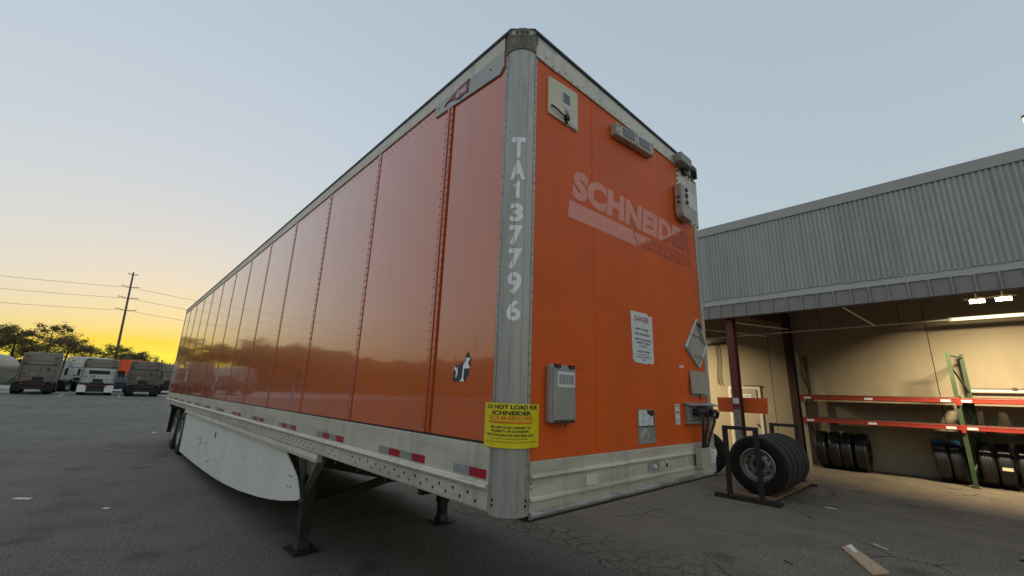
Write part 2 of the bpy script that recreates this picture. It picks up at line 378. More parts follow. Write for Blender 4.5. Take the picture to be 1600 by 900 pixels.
# ================================================================== GROUND
def gz(x): return 0 if x > -20 else .012*(-20-x) if x > -120 else 1.2
m = MB(); xs_ = [-1500, -400, -200, -120, -90, -70, -50, -35, -20, -10, 0, 10, 40, 300, 1500]; ys_ = [-1500, -300, -60, 0, 60, 300, 1500]
vs = [(x, y, gz(x)) for x in xs_ for y in ys_]; k = len(ys_)
m.add(vs, [(i*k+j, (i+1)*k+j, (i+1)*k+j+1, i*k+j+1) for i in range(len(xs_)-1) for j in range(k-1)])
struct(m.build('ground', 'asphalt'))
m = MB(); m.add([(-88, -60, gz(-88)+.004), (-56, -60, gz(-56)+.004), (-56, 40, gz(-56)+.004), (-88, 40, gz(-88)+.004)], [(0, 1, 2, 3)])
struct(m.build('pavement', 'pale_concrete'))

# ================================================================== SEMI TRAILER
T = empty('semi_trailer', (-8, 1.295, 0), 'long orange box trailer with rounded metal corner post, parked on its landing legs', 'trailer')
L, W = -16.0, 2.59
ZO, ZF, ZR = 1.444, 1.36, 3.965
joints = [-.737, -1.955, -3.22, -4.50, -5.78, -7.06, -8.34, -9.62, -10.90, -12.18, -13.46, -14.74, -15.86]
# dark inner box behind the skins, added to block light
MB().box(L+.03, -.03, .022, W-.022, 1.12, 4.06).build('light_block_shell', 'underbody', T)
# side skins, one panel each
edges = [-.145] + joints
for a, b in zip(edges[:-1], edges[1:]):
    MB().box(b+.006, a-.003, 0, .02, ZO+.002, ZR).build('side_panel', 'orange_side', T)
MB().box(L, joints[-1]-.002, -.006, .02, 1.11, ZR+.1).build('rear_post', 'alum', T)
for i, j in enumerate(joints[:-1]):
    m = MB()
    if i == 0:
        m.box(j-.075, j-.050, -.012, 0, ZO+.004, ZR-.002); m.box(j-.028, j-.004, -.012, 0, ZO+.004, ZR-.002)
        m.box(j-.052, j-.026, -.005, 0, ZO+.004, ZR-.002)
    else: m.box(j-.062, j-.004, -.005, 0, ZO+.004, ZR-.002)
    st_ = m.build('seam_strip', 'orange_strip', T)
riv = MB()
for i, j in enumerate(joints[:-1]):
    z = ZO+.04
    while z < ZR-.03:
        for dx in ((-.100, -.014) if i == 0 else (-.048, -.018)):
            riv.dome((j+dx, -.0005 if (i == 0 and dx < -.09) else (-.012 if i == 0 else -.005), z), (0, -1, 0), .0082, .005)
        z += .062
for a, b in ((-.16, -.70), (-.86, -1.92), (-2.05, -3.18), (-3.3, -4.45)):
    x = a-.02
    while x > b+.02:
        if a > -2: riv.dome((x, 0, 1.56), (0, -1, 0), .0055, .0035); riv.dome((x-.02, 0, 1.468), (0, -1, 0), .0045, .003)
        riv.dome((x, 0, 3.942), (0, -1, 0), .006, .004); riv.dome((x-.04, 0, 3.90), (0, -1, 0), .006, .004)
        x -= .075
riv.build('rivet_rows', 'orange_strip', T, kind='stuff')
for a, b in zip(edges[2:-1], edges[3:]):
    MB().box(b+.07, a-.004, -.0015, 0, 1.553, 1.557).build('liner_crease', 'orange_strip', T)
# bottom rail of the side: one long extrusion
prof = [(-.004, 1.434), (-.008, 1.43), (-.008, 1.250), (-.016, 1.243), (-.030, 1.238), (-.034, 1.228), (-.030, 1.217), (-.014, 1.210),
        (-.012, 1.200), (-.012, 1.118), (-.008, 1.110), (.06, 1.110), (.06, 1.434)]
MB().extr([(L+.15, y, z) for y, z in prof], (-L-.15-.142, 0, 0)).build('bottom_rail', 'alum', T)
MB().box(L+.15, -.142, -.006, .012, 1.4345, 1.4435).build('rail_gasket', 'black_gasket', T)
MB().extr([(-11.5, .004, 1.108), (-11.5, -.008, 1.06), (-11.5, -.008, 1.032), (-11.5, .05, 1.032), (-11.5, .05, 1.108)], (8.92, 0, 0)).build('skirt_flange', 'alum', T)
hol = MB()
x = -.24; i = 0
while x > -15.6:
    if x > -1.55 or x < -2.7 or (i % 7) in (0, 1, 2):
        hol.dome((x, -.0121, 1.178 if i % 2 else 1.146), (0, -1, 0), .0098, .002, 8)
        if x < -2.7 and i % 2 == 0: hol.dome((x, -.0081, 1.050), (0, -1, 0), .007, .002, 6)
    x -= .068; i += 1
hol.build('rail_holes', 'dark_hole', T, kind='stuff')
# reflective tape strips on the rail
def tape(x0, x1, z0, z1, mname): MB().box(x0, x1, -.0115, -.0079, z0, z1).build('reflective_tape', mname, T)
tape(-.453, -.306, 1.262, 1.308, 'tape_silver'); tape(-.3055, -.163, 1.262, 1.308, 'tape_red')
for x0 in [-1.381, -2.646, -3.876, -5.15, -6.40, -7.66, -8.92, -10.18, -11.44, -12.70, -13.96, -15.2]:
    for q in range(4):
        tape(x0+q*.155, x0+q*.155+.1545, 1.262, 1.308, ('tape_silver', 'tape_red')[q % 2])
# upper rail of the side, roof edge
MB().extr([(L, y, z) for y, z in [(0, 3.967), (-.010, 3.967), (-.012, 3.99), (-.012, 4.075), (.03, 4.085), (.03, 3.967)]], (-L-.16, 0, 0)).build('upper_rail', 'alum', T)
MB().extr([(L, y, z) for y, z in [(-.018, 4.078), (-.022, 4.092), (-.016, 4.108), (.04, 4.116), (.04, 4.078)]], (-L-.105, 0, 0)).build('roof_edge', 'black_gasket', T)
MB().add([(L, .03, 4.112), (-.10, .03, 4.112), (-.03, .10, 4.112), (-.03, W-.03, 4.112), (L, W-.03, 4.112),
          (L, .03, 4.06), (-.10, .03, 4.06), (-.03, .10, 4.06), (-.03, W-.03, 4.06), (L, W-.03, 4.06)],
         [(0, 1, 2, 3, 4), (9, 8, 7, 6, 5), (0, 5, 6, 1), (1, 6, 7, 2), (2, 7, 8, 3), (3, 8, 9, 4), (4, 9, 5, 0)]).build('roof', 'alum_grey', T)
# far side and tail
MB().box(L, -.142, W-.02, W, 1.11, 4.08).build('far_side', 'orange_side', T)
MB().box(L-.02, L, .02, W-.02, 1.15, 4.0).build('rear_door', 'orange_side', T)
MB().extr([(.018, .10, z) for z in ()] or [(.018, .105, 4.080), (.022, .105, 4.094), (.016, .105, 4.108), (-.04, .105, 4.116), (-.04, .105, 4.080)], (0, W-.115, 0)).build('roof_edge', 'black_gasket', T)
MB().add([(-.105, -.018, 4.078), (.018, .105, 4.080), (-.03, .105, 4.08), (-.105, .03, 4.08), (-.105, -.016, 4.110), (.016, .105, 4.110), (-.04, .105, 4.118), (-.105, .04, 4.118)],
         [(3, 2, 1, 0), (4, 5, 6, 7), (0, 1, 5, 4), (1, 2, 6, 5), (2, 3, 7, 6), (3, 0, 4, 7)]).build('roof_corner', 'black_gasket', T)
# rounded corner post
def post_path(ext, r0=.122, c=.11, n=14, fl=.142):
    p = [(-fl, -.004-ext), (-c-.008, -.004-ext)]
    for i in range(n+1):
        a = -math.pi/2 + math.pi/2*i/n; p.append((-c+(r0+ext)*math.cos(a), c+(r0+ext)*math.sin(a)))
    return p + [(.004+ext, c+.008), (.004+ext, fl)]
def post(name, z0, z1, mname, ext=0., mirror=False):
    p = post_path(ext); inner = [(.0-.03, .142), (-.142, .03)]
    poly = p + [(-.02, .142), (-.142, .02)]
    if mirror: poly = [(x, W-y) for x, y in poly]
    return MB().extr([(x, y, z0) for x, y in poly], (0, 0, z1-z0)).build(name, mname, T, smooth=True)
post('corner_post', 1.10, 3.935, 'alum_post')
post('corner_post', 1.10, 3.935, 'alum_post', mirror=True)
post('corner_cap', 3.915, 4.079, 'cap_dirty', .006)
post('corner_cap', 3.915, 4.079, 'cap_dirty', .006, mirror=True)
# thin raised ribs and rivets on the post flanges
m = MB()
m.box(-.121, -.117, -.010, -.002, 1.12, 3.91); m.box(.002, .010, .117, .121, 1.12, 3.91)
for a in (-R(52), -R(22)):
    cx, cy = -.11+.1225*math.cos(a), .11+.1225*math.sin(a); m.tube((cx, cy, 1.12), (cx, cy, 3.91), .003, 6)
m.build('post_ribs', 'alum_post', T, kind='stuff')
m = MB(); z = 1.15
while z < 3.9:
    m.dome((-.131, -.004, z), (0, -1, 0), .006, .004); m.dome((.004, .133, z+.02), (1, 0, 0), .006, .004); z += .058
m.build('post_rivets', 'grey_steel', T, kind='stuff')
m = MB()
for z in (1.15, 1.175): m.dome((-.105, -.0122, z), (0, -1, 0), .008, .003, 8); m.dome((.0122, .112, z), (1, 0, 0), .008, .003, 8)
for z in (1.225, 1.25, 1.275): m.dome((.0045, .155, z), (1, 0, 0), .008, .004, 8)
m.build('post_bolts', 'dark_hole', T, kind='stuff')
# marker lamp on the cap
mk = MB().hexa([Vector(p) for p in [(-.075, -.022, 4.03), (.022, .075, 4.03), (.002, .09, 4.03), (-.09, -.002, 4.03), (-.075, -.022, 4.062), (.022, .075, 4.062), (.002, .09, 4.062), (-.09, -.002, 4.062)]]).build('marker_plate', 'alum_grey', T)
m = MB()
for t, r in ((-.036, .007), (0, .012), (.036, .007)): m.dome((-.0285+t*.707, .0285-.002-.001+t*.707+.0, 4.046), Vector((1, -1, 0)).normalized(), r, .012, 10)
m.build('marker_lens', 'dark_hole', mk)
# dents: small pressed plates low on the post
# letters on the post, following its curve
def on_path(path):
    pts = [Vector(p) for p in path]; ln = [0]
    for a, b in zip(pts[:-1], pts[1:]): ln.append(ln[-1]+(b-a).length)
    def f(s_):
        s_ = max(0, min(ln[-1]-1e-6, s_))
        for i in range(len(ln)-1):
            if ln[i] <= s_ <= ln[i+1]:
                t = (s_-ln[i])/(ln[i+1]-ln[i]); return pts[i].lerp(pts[i+1], t)
    return f, ln[-1]
def wrap(vs2, fs, f, step=.006):
    bm = bmesh.new(); bv = [bm.verts.new((a, b, 0)) for a, b in vs2]
    for q in fs:
        try: bm.faces.new([bv[i] for i in q])
        except ValueError: pass
    x0, x1 = min(a for a, b in vs2), max(a for a, b in vs2); x = x0+step
    while x < x1:
        bmesh.ops.bisect_plane(bm, geom=bm.verts[:]+bm.edges[:]+bm.faces[:], plane_co=(x, 0, 0), plane_no=(1, 0, 0)); x += step
    bm.verts.index_update()
    v = []
    for q in bm.verts:
        p = f(q.co.x); v.append((p.x, p.y, q.co.y))
    fc = [[w.index for w in q.verts] for q in bm.faces]; bm.free(); return v, fc
pf, pl_ = on_path(post_path(.0015, n=24))
spans = [(3.106, 3.259), (2.962, 3.102), (2.838, 2.958), (2.686, 2.812), (2.538, 2.672), (2.392, 2.528), (2.245, 2.385), (2.095, 2.222)]
for ch, (z0, z1), w in zip('TA137796', spans, (.088, .094, .054, .080, .080, .080, .080, .080)):
    mid_ = pl_*.49
    if ch == '1':
        P1 = [(.34, 0), (.78, 0), (.78, 1), (.50, 1), (.42, .88), (.08, .80), (.08, .66), (.34, .66)]
        vs, fs = [(mid_-w/2+a*w, z0+b*(z1-.008-z0)) for a, b in P1], [(0, 1, 2, 3, 4, 5, 6, 7)]
    else: vs, fs = text_fit(ch, mid_-w/2, mid_+w/2, z0, z1-.008, bold=.03 if ch in '69' else .05, res=6)
    v, fc = wrap(vs, fs, pf)
    MB().add(v, fc).build('letter', 'white_vinyl', T)
# front skins
MB().box(-.02, 0, .144, .752, ZF, 3.95).build('front_panel', 'orange_front', T)
MB().box(-.02, 0, .7555, W-.144, ZF, 3.95).build('front_panel', 'orange_front', T)
MB().box(-.02, .0015, .742, .7515, ZF, 3.91).build('seam_strip', 'orange_front', T)
MB().hexa([(0, .125, 3.904), (.012, .125, 3.904), (.012, W-.125, 3.955), (0, W-.125, 3.955), (0, .125, 4.085), (.008, .125, 4.085), (.008, W-.125, 4.085), (0, W-.125, 4.085)]).build('front_upper_rail', 'alum', T, bevel=.003)
MB().box(0, .009, .128, .34, 3.902, 4.08).build('rail_gusset', 'alum_grey', T)
m = MB(); y = .22; i = 0
while y < 2.1:
    m.dome((.0125, y, 3.916+.022*y+(.03 if i % 3 == 0 else 0)), (1, 0, 0), .006, .004); y += .07; i += 1
m.build('rail_rivets', 'grey_steel', T, kind='stuff')
m = MB(); z = 1.40
while z < 3.88: m.dome((.0015, .7465, z), (1, 0, 0), .003, .002); z += .07
y = .18
while y < 2.4: m.dome((0, y, 1.385), (1, 0, 0), .005, .003); y += .075
m.build('front_rivets', 'orange_strip', T, kind='stuff')
# lower front rail
prof = [(.004, 1.358), (.010, 1.354), (.010, 1.296), (.022, 1.290), (.026, 1.281), (.022, 1.272), (.008, 1.266), (.008, 1.185), (.020, 1.178), (.022, 1.166), (.012, 1.158), (.008, 1.112), (-.05, 1.112), (-.05, 1.358)]
MB().extr([(x, .143, z) for x, z in prof], (0, W-.286, 0)).build('front_lower_rail', 'alum', T)
m = MB()
for i in range(15):
    for z in (1.205, 1.228, 1.25):
        if rnd.random() < .8: m.dome((.008, .62+i*.105+(.02 if i % 2 else 0), z), (1, 0, 0), .005, .003)
m.build('rail_bolts', 'grey_steel', T, kind='stuff')
MB().tube((.004, .150, 1.098), (.004, W-.15, 1.098), .019, 12).build('bumper_pipe', 'rust_pipe', T, smooth=True)
m = MB(); m.box(-.7, .0, .15, W-.15, 1.065, 1.092)
m.build('rusty_nose_plate', 'rust', T)
MB().box(.0102, .0125, .62, .74, 1.19, 1.255).build('rail_sticker', 'cream_box', T)
MB().box(.0102, .012, 1.34, 1.50, 1.20, 1.262).build('rail_patch', 'alum_grey', T)
MB().tube((.008, 1.42, 1.232), (.03, 1.42, 1.232), .012, 10).build('rail_plug', 'white_paint', T)
MB().dome((.0082, 1.62, 1.225), (1, 0, 0), .016, .004, 10).build('rail_hole', 'dark_hole', T)
# access plate top left of the front
cp = MB().hexa([(0, .245, 3.824), (.012, .245, 3.824), (.012, .57, 3.863), (0, .57, 3.863), (0, .245, 3.824), (.012, .245, 3.824), (.012, .57, 3.863), (0, .57, 3.863)]) if False else MB()
cp.extr([(.0, .25, 3.536), (.0, .567, 3.541), (.0, .567, 3.855), (.0, .555, 3.862), (.0, .258, 3.826), (.0, .247, 3.815)], (.012, 0, 0))
cpo = cp.build('access_plate', 'cream_box', T, bevel=.003)
MB().box(.012, .0145, .395, .478, 3.665, 3.785).build('plate_window_frame', 'paper_white', cpo)
MB().box(.0145, .0165, .402, .472, 3.70, 3.778).build('plate_window', 'slate_pane', cpo)
m = MB()
for i in range(5): m.box(.012, .0135, .42, .455+.006*(i % 2), 3.645-.012*i, 3.650-.012*i)
m.build('plate_print', 'barcode_grey', cpo)
MB().path([(.02, .27, 3.60), (.03, .32, 3.588), (.026, .37, 3.58), (.03, .41, 3.578)], .006, 8).build('cable', 'black_gasket', cpo)
m = MB(); m.box(.012, .04, .41, .445, 3.56, 3.592); m.tube((.026, .427, 3.592), (.03, .435, 3.612), .008, 8); m.box(.015, .03, .42, .436, 3.535, 3.56)
m.build('latch', 'black_gasket', cpo, bevel=.002)
MB().box(.012, .016, .43, .55, 3.545, 3.575).build('latch_plate', 'alum_grey', cpo)
# upper lamp housing
LHB = [(1.000, 3.724), (1.600, 3.784), (1.592, 3.908), (.997, 3.829)]
lh = MB().extr([(.002, y, z) for y, z in LHB], (.055, 0, 0)).build('lamp_housing', 'plastic_cream', T, bevel=.006)
for y0, y1 in ((1.10, 1.27), (1.355, 1.525)):
    MB().extr([(.0575, y0, 3.752+(y0-1.)*.1), (.0575, y1, 3.752+(y1-1.)*.1), (.0575, y1, 3.816+(y1-1.)*.13), (.0575, y0, 3.816+(y0-1.)*.13)], (.003, 0, 0)).build('lamp_lens', 'slate_pane', lh)
m = MB()
for y, z in ((1.02, 3.745), (1.02, 3.81), (1.06, 3.82), (1.575, 3.80), (1.575, 3.885), (1.31, 3.85), (1.31, 3.775)): m.dome((.057, y, z), (1, 0, 0), .007, .005, 8)
m.build('housing_screws', 'dark_hole', lh)
# lamp box up at the far corner
MB().box(.012, .09, 2.085, 2.325, 3.955, 4.055).build('corner_lamp_box', 'plastic_grey', T, bevel=.012)
MB().box(.012, .04, 2.24, 2.31, 3.90, 3.953).build('corner_lamp_foot', 'black_steel', T)
m = MB(); m.path([(.03, 2.30, 3.93), (.05, 2.38, 3.99), (.05, 2.47, 4.0), (.03, 2.52, 3.95)], .012, 8); m.box(.0, .035, 2.47, 2.56, 3.96, 4.075)
m.build('corner_bracket', 'black_steel', T)
# riveted patch plate with a hinged box on it
pp = MB().extr([(.0, 2.131, 3.918), (.0, 2.585, 3.935), (.0, 2.560, 3.40), (.0, 2.47, 3.385), (.0, 2.135, 3.425), (.0, 2.115, 3.45)], (.008, 0, 0)).build('patch_plate', 'alum', T)
m = MB()
for i in range(9): m.dome((.008, 2.142-.001*i, 3.89-i*.054), (1, 0, 0), .012, .006, 8)
for i in range(6): m.dome((.008, 2.17+i*.075, 3.902+i*.003), (1, 0, 0), .012, .006, 8)
for i in range(6): m.dome((.008, 2.17+i*.072, 3.432-i*.004), (1, 0, 0), .012, .006, 8)
m.build('plate_bolts', 'dark_hole', pp)
hb = MB().extr([(.008, 2.050, 3.705), (.008, 2.385, 3.690), (.008, 2.372, 3.440), (.008, 2.215, 3.350), (.008, 2.060, 3.366), (.008, 2.045, 3.40)], (.075, 0, 0)).build('hinged_box', 'plastic_cream', pp, bevel=.010)
MB().box(.083, .087, 2.165, 2.355, 3.49, 3.665).build('box_label', 'paper_white', hb)
for z in (3.51, 3.58, 3.64): MB().box(.083, .098, 2.125, 2.155, z, z+.026).build('box_hinge', 'black_steel', hb)
for z in (3.56, 3.51): MB().tube((.05, 2.052, z), (.05, 2.034, z), .011, 8).build('box_screw', 'black_steel', hb)
# faded company lettering
def front_pt(u, v, d): return (d, u, v + .028*(u-.5))
vs, fs = text_geo('SCHNEIDER', 1., .062, res=5, space=1.06)
a, b = min(v[0] for v in vs), max(v[0] for v in vs); c, d = min(v[1] for v in vs), max(v[1] for v in vs)
vs = [(.505+(v[0]-a)/(b-a)*1.845+.035*((v[1]-c)/(d-c)), 3.012+(v[1]-c)/(d-c)*.225) for v in vs]
def split(vs, fs, co, no):
    outp = []
    for flip in (False, True):
        bm = bmesh.new(); bv = [bm.verts.new((p[0], p[1], 0)) for p in vs]
        for q in fs:
            try: bm.faces.new([bv[i] for i in q])
            except ValueError: pass
        bmesh.ops.bisect_plane(bm, geom=bm.verts[:]+bm.edges[:]+bm.faces[:], plane_co=co, plane_no=no, clear_outer=not flip, clear_inner=flip)
        bm.verts.index_update(); outp.append(([(q.co.x, q.co.y) for q in bm.verts], [[w.index for w in q.verts] for q in bm.faces])); bm.free()
    return outp
(hi, hif), (lo, lof) = split(vs, fs, (1.78, 3.03, 0), Vector((.30, -.62, 0)).normalized())
MB().add([front_pt(u, v, .0016) for u, v in hi], hif).build('company_lettering', 'ghost_pink', T)
MB().add([front_pt(u, v, .0016) for u, v in lo], lof).build('peeled_lettering', 'ghost_dark', T)
m = MB(); m.add([front_pt(u, v, .0016) for u, v in [(.465, 2.858), (1.335, 2.860), (1.285, 2.985), (.478, 2.985)]], [(0, 1, 2, 3)])
m.add([front_pt(u, v, .0016) for u, v in [(1.345, 2.862), (1.345, 2.866), (1.245, 3.05), (1.24, 3.05)]], [(0, 1, 2, 3)])
m.add([front_pt(u, v, .0016) for u, v in [(1.348, 2.875), (1.58, 2.975), (1.30, 2.978)]], [(0, 1, 2)])
m.build('lettering_bar', 'ghost_pink', T)
m = MB(); m.add([front_pt(u, v, .0010) for u, v in [(1.40, 2.868), (2.33, 2.868), (2.33, 2.985), (1.61, 2.985)]], [(0, 1, 2, 3)]); m.build('peeled_bar', 'ghost_dark', T)
vs, fs = text_fit('NATIONAL', 1.50, 2.31, 2.878, 2.968, bold=.03, res=3)
MB().add([front_pt(u, v, .0018) for u, v in vs], fs).build('national_lettering', 'orange_front', T)
# document box
db = MB().box(.0, .047, .262, .482, 1.550, 1.874).build('document_box', 'plastic_grey', T, bevel=.014)
dl = MB().box(.047, .055, .273, .471, 1.566, 1.855).build('box_lid', 'plastic_grey', db, bevel=.008)
MB().box(.055, .0565, .308, .464, 1.748, 1.836).build('barcode_label', 'paper_white', dl)
m = MB(); y = .322
while y < .450:
    w = rnd.choice((.002, .003, .0045)); m.box(.0565, .0572, y, y+w, 1.764, 1.820); y += w+rnd.choice((.002, .003, .004))
m.build('barcode', 'barcode_grey', dl)
for y in (.292, .418): MB().box(.040, .061, y, y+.040, 1.856, 1.876).build('box_hinge', 'black_steel', db)
m = MB(); m.box(.047, .057, .30, .46, 1.550, 1.563); m.tube((.055, .38, 1.556), (.055, .38, 1.530), .006, 8); m.build('box_latch', 'rust', db)
# danger notice
dn = MB().extr([(.0, 1.20, 2.34), (.0, 1.44, 2.345), (.0, 1.455, 2.325), (.0, 1.512, 2.338), (.0, 1.512, 1.972), (.0, 1.485, 1.956), (.0, 1.43, 1.962), (.0, 1.41, 1.954), (.0, 1.24, 1.957), (.0, 1.212, 1.978)], (.003, 0, 0)).build('danger_notice', 'paper_white', T)
def lines(parent, rows, d, mname, name='lettering'):
    for txt, y0, y1, z0, z1, bo in rows:
        vs, fs = text_fit(txt, y0, y1, z0, z1, bold=bo, res=2); MB().add([(d, u, v) for u, v in vs], fs).build(name, mname, parent)
lines(dn, [('DANGER', 1.25, 1.46, 2.268, 2.312, .02)], .0038, 'red_ink')
lines(dn, [('INSPECT 5TH WHEEL', 1.26, 1.45, 2.205, 2.221, .02), ('CHECK TRAILER HEIGHT', 1.24, 1.475, 2.166, 2.182, .02), ('CHECK TRAILER BRAKES', 1.24, 1.48, 2.126, 2.142, .02),
           ('COUPLE TO TRAILER', 1.26, 1.46, 2.10, 2.116, .02), ('SET THE TEST', 1.30, 1.42, 2.077, 2.09, .02), ('CHECK 5TH WHEEL', 1.275, 1.455, 2.036, 2.052, .02),
           ('PULL AND CHECK ALL', 1.29, 1.44, 2.014, 2.024, .01), ('BRAKES BEFORE DRIVING', 1.265, 1.47, 1.996, 2.006, .01), ('AWAY', 1.34, 1.39, 1.978, 1.988, .01)], .0038, 'black_ink')
# placard diamond
dm = MB().extr([(.0, 2.325, 2.445), (.0, 2.515, 2.208), (.0, 2.308, 1.972), (.0, 2.050, 2.150)], (.010, 0, 0)).build('placard_holder', 'alum_grey', T, bevel=.003)
m = MB()
for a, b in (((2.34, 2.40), (2.50, 2.21)), ((2.20, 2.272), (2.40, 2.272)), ((2.40, 2.272), (2.46, 2.215)), ((2.18, 2.09), (2.44, 2.09)), ((2.14, 2.155), (2.20, 2.09)), ((2.33, 2.02), (2.44, 2.09))):
    m.bar((.013, a[0]-.032, a[1]), (.013, b[0]-.032, b[1]), .006, .009, (1, 0, 0))
m.build('placard_clips', 'grey_steel', dm)
m = MB(); dq = [(2.325, 2.432), (2.500, 2.208), (2.308, 1.988), (2.067, 2.150)]
for a, b in zip(dq, dq[1:]+dq[:1]): m.bar((.012, a[0], a[1]), (.012, b[0], b[1]), .004, .016, (1, 0, 0))
m.build('placard_rim', 'white_paint', dm)
m = MB(); m.bar((.016, 2.35, 2.40), (.016, 2.40, 2.345), .012, .015, (1, 0, 0)); m.build('placard_latch', 'black_steel', dm)
# small things right of the centre
MB().box(.0, .006, 2.13, 2.47, 1.735, 1.955).build('flap_back', 'alum_grey', T)
MB().hexa([(.006, 2.10, 1.757), (.034, 2.09, 1.757), (.034, 2.405, 1.757), (.006, 2.42, 1.757), (.006, 2.115, 1.938), (.012, 2.11, 1.938), (.012, 2.425, 1.946), (.006, 2.43, 1.946)]).build('flap_plate', 'alum_grey', T)
MB().tube((.02, 2.26, 1.757), (.02, 2.26, 1.71), .006, 8).build('flap_pin', 'black_steel', T)
gb = MB().box(.0, .035, 1.975, 2.49, 1.535, 1.672).build('gladhand_box', 'grey_steel', T, bevel=.005)
MB().extr([(.0, 1.96, 1.674), (.075, 1.96, 1.655), (.078, 1.96, 1.662), (.0, 1.96, 1.684)], (0, .54, 0)).build('box_hood', 'alum_grey', gb)
MB().box(.002, .045, 1.965, 2.50, 1.512, 1.533).build('box_sill', 'alum_grey', gb)
for i, (y, z) in enumerate(((2.08, 1.605), (2.19, 1.625), (2.31, 1.60))):
    m = MB(); m.tube((.035, y, z), (.085, y+.01, z-.005), .030, 14, .024); m.tube((.075, y-.005, z), (.10, y-.005, z), .038, 14)
    m.path([(.088, y, z), (.105, y+.035, z+.012), (.11, y+.07, z-.005), (.10, y+.085, z-.035)], [.018, .017, .015, .013], 8)
    m.build('gladhand', 'black_steel', gb, smooth=True)
MB().path([(.05, 2.36, 1.60), (.08, 2.42, 1.615), (.08, 2.46, 1.595), (.06, 2.47, 1.555)], .017, 8).build('hose_end', 'black_gasket', gb, smooth=True)
for a, b in (((2.05, 1.57), (2.14, 1.29)), ((2.16, 1.585), (2.17, 1.29)), ((2.30, 1.57), (2.215, 1.29))):
    MB().path([(.10, a[0]+.05, a[1]), (.10, a[0]*.8+b[0]*.2+.03, a[1]-.06), (.085, a[0]*.3+b[0]*.7, a[1]-.17), (.06, b[0], b[1])], .011, 8).build('air_hose', 'black_gasket', T, smooth=True)
wb = MB().box(.027, .085, 2.070, 2.235, 1.165, 1.322).build('hose_holder', 'plastic_cream', T, bevel=.006)
MB().box(.027, .030, 2.335, 2.465, 1.185, 1.288).build('serial_plate', 'paper_white', T)
for i in range(5): MB().box(.030, .0306, 2.35, 2.44-.02*(i % 2), 1.268-.017*i, 1.273-.017*i).build('plate_print', 'barcode_grey', T)
# registration holder
rg = MB().box(.0, .006, 1.240, 1.475, 1.388, 1.625).build('registration_frame', 'alum_grey', T)
MB().extr([(.006, 1.252, 1.617), (.006, 1.36, 1.617), (.006, 1.37, 1.59), (.006, 1.40, 1.585), (.006, 1.41, 1.57), (.006, 1.45, 1.58), (.006, 1.45, 1.512), (.006, 1.252, 1.512)], (.002, 0, 0)).build('registration_paper', 'paper_white', rg)
MB().box(.006, .0068, 1.36, 1.468, 1.512, 1.618).build('worn_backing', 'dark_primer', rg)
MB().box(.006, .009, 1.240, 1.475, 1.503, 1.508).build('frame_bar', 'dark_hole', rg)
m = MB()
for i in range(5): m.box(.008, .0086, 1.275+.01*(i % 3), 1.33+.02*(i % 2), 1.595-.018*i, 1.599-.018*i)
for i in range(4): m.box(.008, .0086, 1.37, 1.43, 1.56-.014*i, 1.563-.014*i)
m.build('paper_print', 'barcode_grey', rg)
m = MB(); m.path([(.007, 1.27, 1.44), (.007, 1.30, 1.45), (.007, 1.32, 1.48), (.007, 1.35, 1.485), (.007, 1.37, 1.45), (.007, 1.365, 1.43)], .004, 5); m.build('paint_scrawl', 'cream_box', rg)
sk = MB().box(.0, .002, 1.818, 1.893, 1.508, 1.666).build('inspection_sticker', 'paper_white', T)
m = MB()
for z0, z1 in ((1.645, 1.655), (1.595, 1.61), (1.54, 1.548), (1.525, 1.529)): m.box(.002, .0026, 1.828, 1.882, z0, z1)
m.build('sticker_print', 'barcode_grey', sk)
MB().box(.0, .002, 1.94, 2.02, 1.966, 1.985).build('small_label', 'paper_white', T)
m = MB()
for y, z in ((.60, 1.872), (1.60, 1.78), (1.555, 1.94), (1.78, 1.56), (.62, 3.21), (1.72, 1.93), (.95, 2.92), (1.1, 2.9)): m.dome((0, y, z), (1, 0, 0), .007, .002, 8)
m.build('paint_chips', 'dark_hole', T, kind='stuff')
m = MB()
for i in range(6): m.box(.0, .001, 1.93+rnd.random()*.10, 1.937+rnd.random()*.02+.10*0, 1.74+.03*i, 1.765+.03*i) if False else m.add([(.0012, 1.90+.012*i, 1.86-.018*i), (.0012, 1.91+.012*i, 1.862-.018*i), (.0012, 1.915+.013*i, 1.835-.018*i)], [(0, 1, 2)])
m.build('paint_scratches', 'ghost_dark', T, kind='stuff')
# yellow notice wrapped round the post
ypath = [(-.192, -.010), (-.118, -.024)] + [(-.11+.1345*math.cos(a), .11+.1345*math.sin(a)) for a in [-math.pi/2+math.pi/2*i/12 for i in range(13)]] + [(.026, .118), (.010, .204)]
yf, yl = on_path(ypath)
def ywrap(poly_rows, name, mname, parent, off=0.):
    f2, l2 = on_path([(x+off*.7, y-off*.7) for x, y in ypath])
    for vs, fs in poly_rows:
        v, fc = wrap(vs, fs, f2, .012); MB().add(v, fc).build(name, mname, parent)
n_ = 30; m = MB(); vsn = []
for i in range(n_+1):
    p = yf(yl*i/n_)
    cz = .006 if i == 0 else 0
    for q in (0, 1): 
        o_ = .0015*q; vsn += [(p.x-o_*.7, p.y+o_*.7, 1.428-cz), (p.x-o_*.7, p.y+o_*.7, 1.653-.004*i/n_)]
m.add(vsn, [(4*i, 4*i+4, 4*i+5, 4*i+1) for i in range(n_)] + [(4*i+2, 4*i+3, 4*i+7, 4*i+6) for i in range(n_)] + [(4*i, 4*i+2, 4*i+6, 4*i+4) for i in range(n_)] + [(4*i+1, 4*i+5, 4*i+7, 4*i+3) for i in range(n_)] + [(0, 1, 3, 2), (4*n_, 4*n_+2, 4*n_+3, 4*n_+1)])
yn = m.build('yellow_notice', 'sign_yellow', T, smooth=False)
def yt(txt, a, b, z0, z1, bo): return text_fit(txt, yl*a, yl*b, z0, z1, bold=bo, res=3)
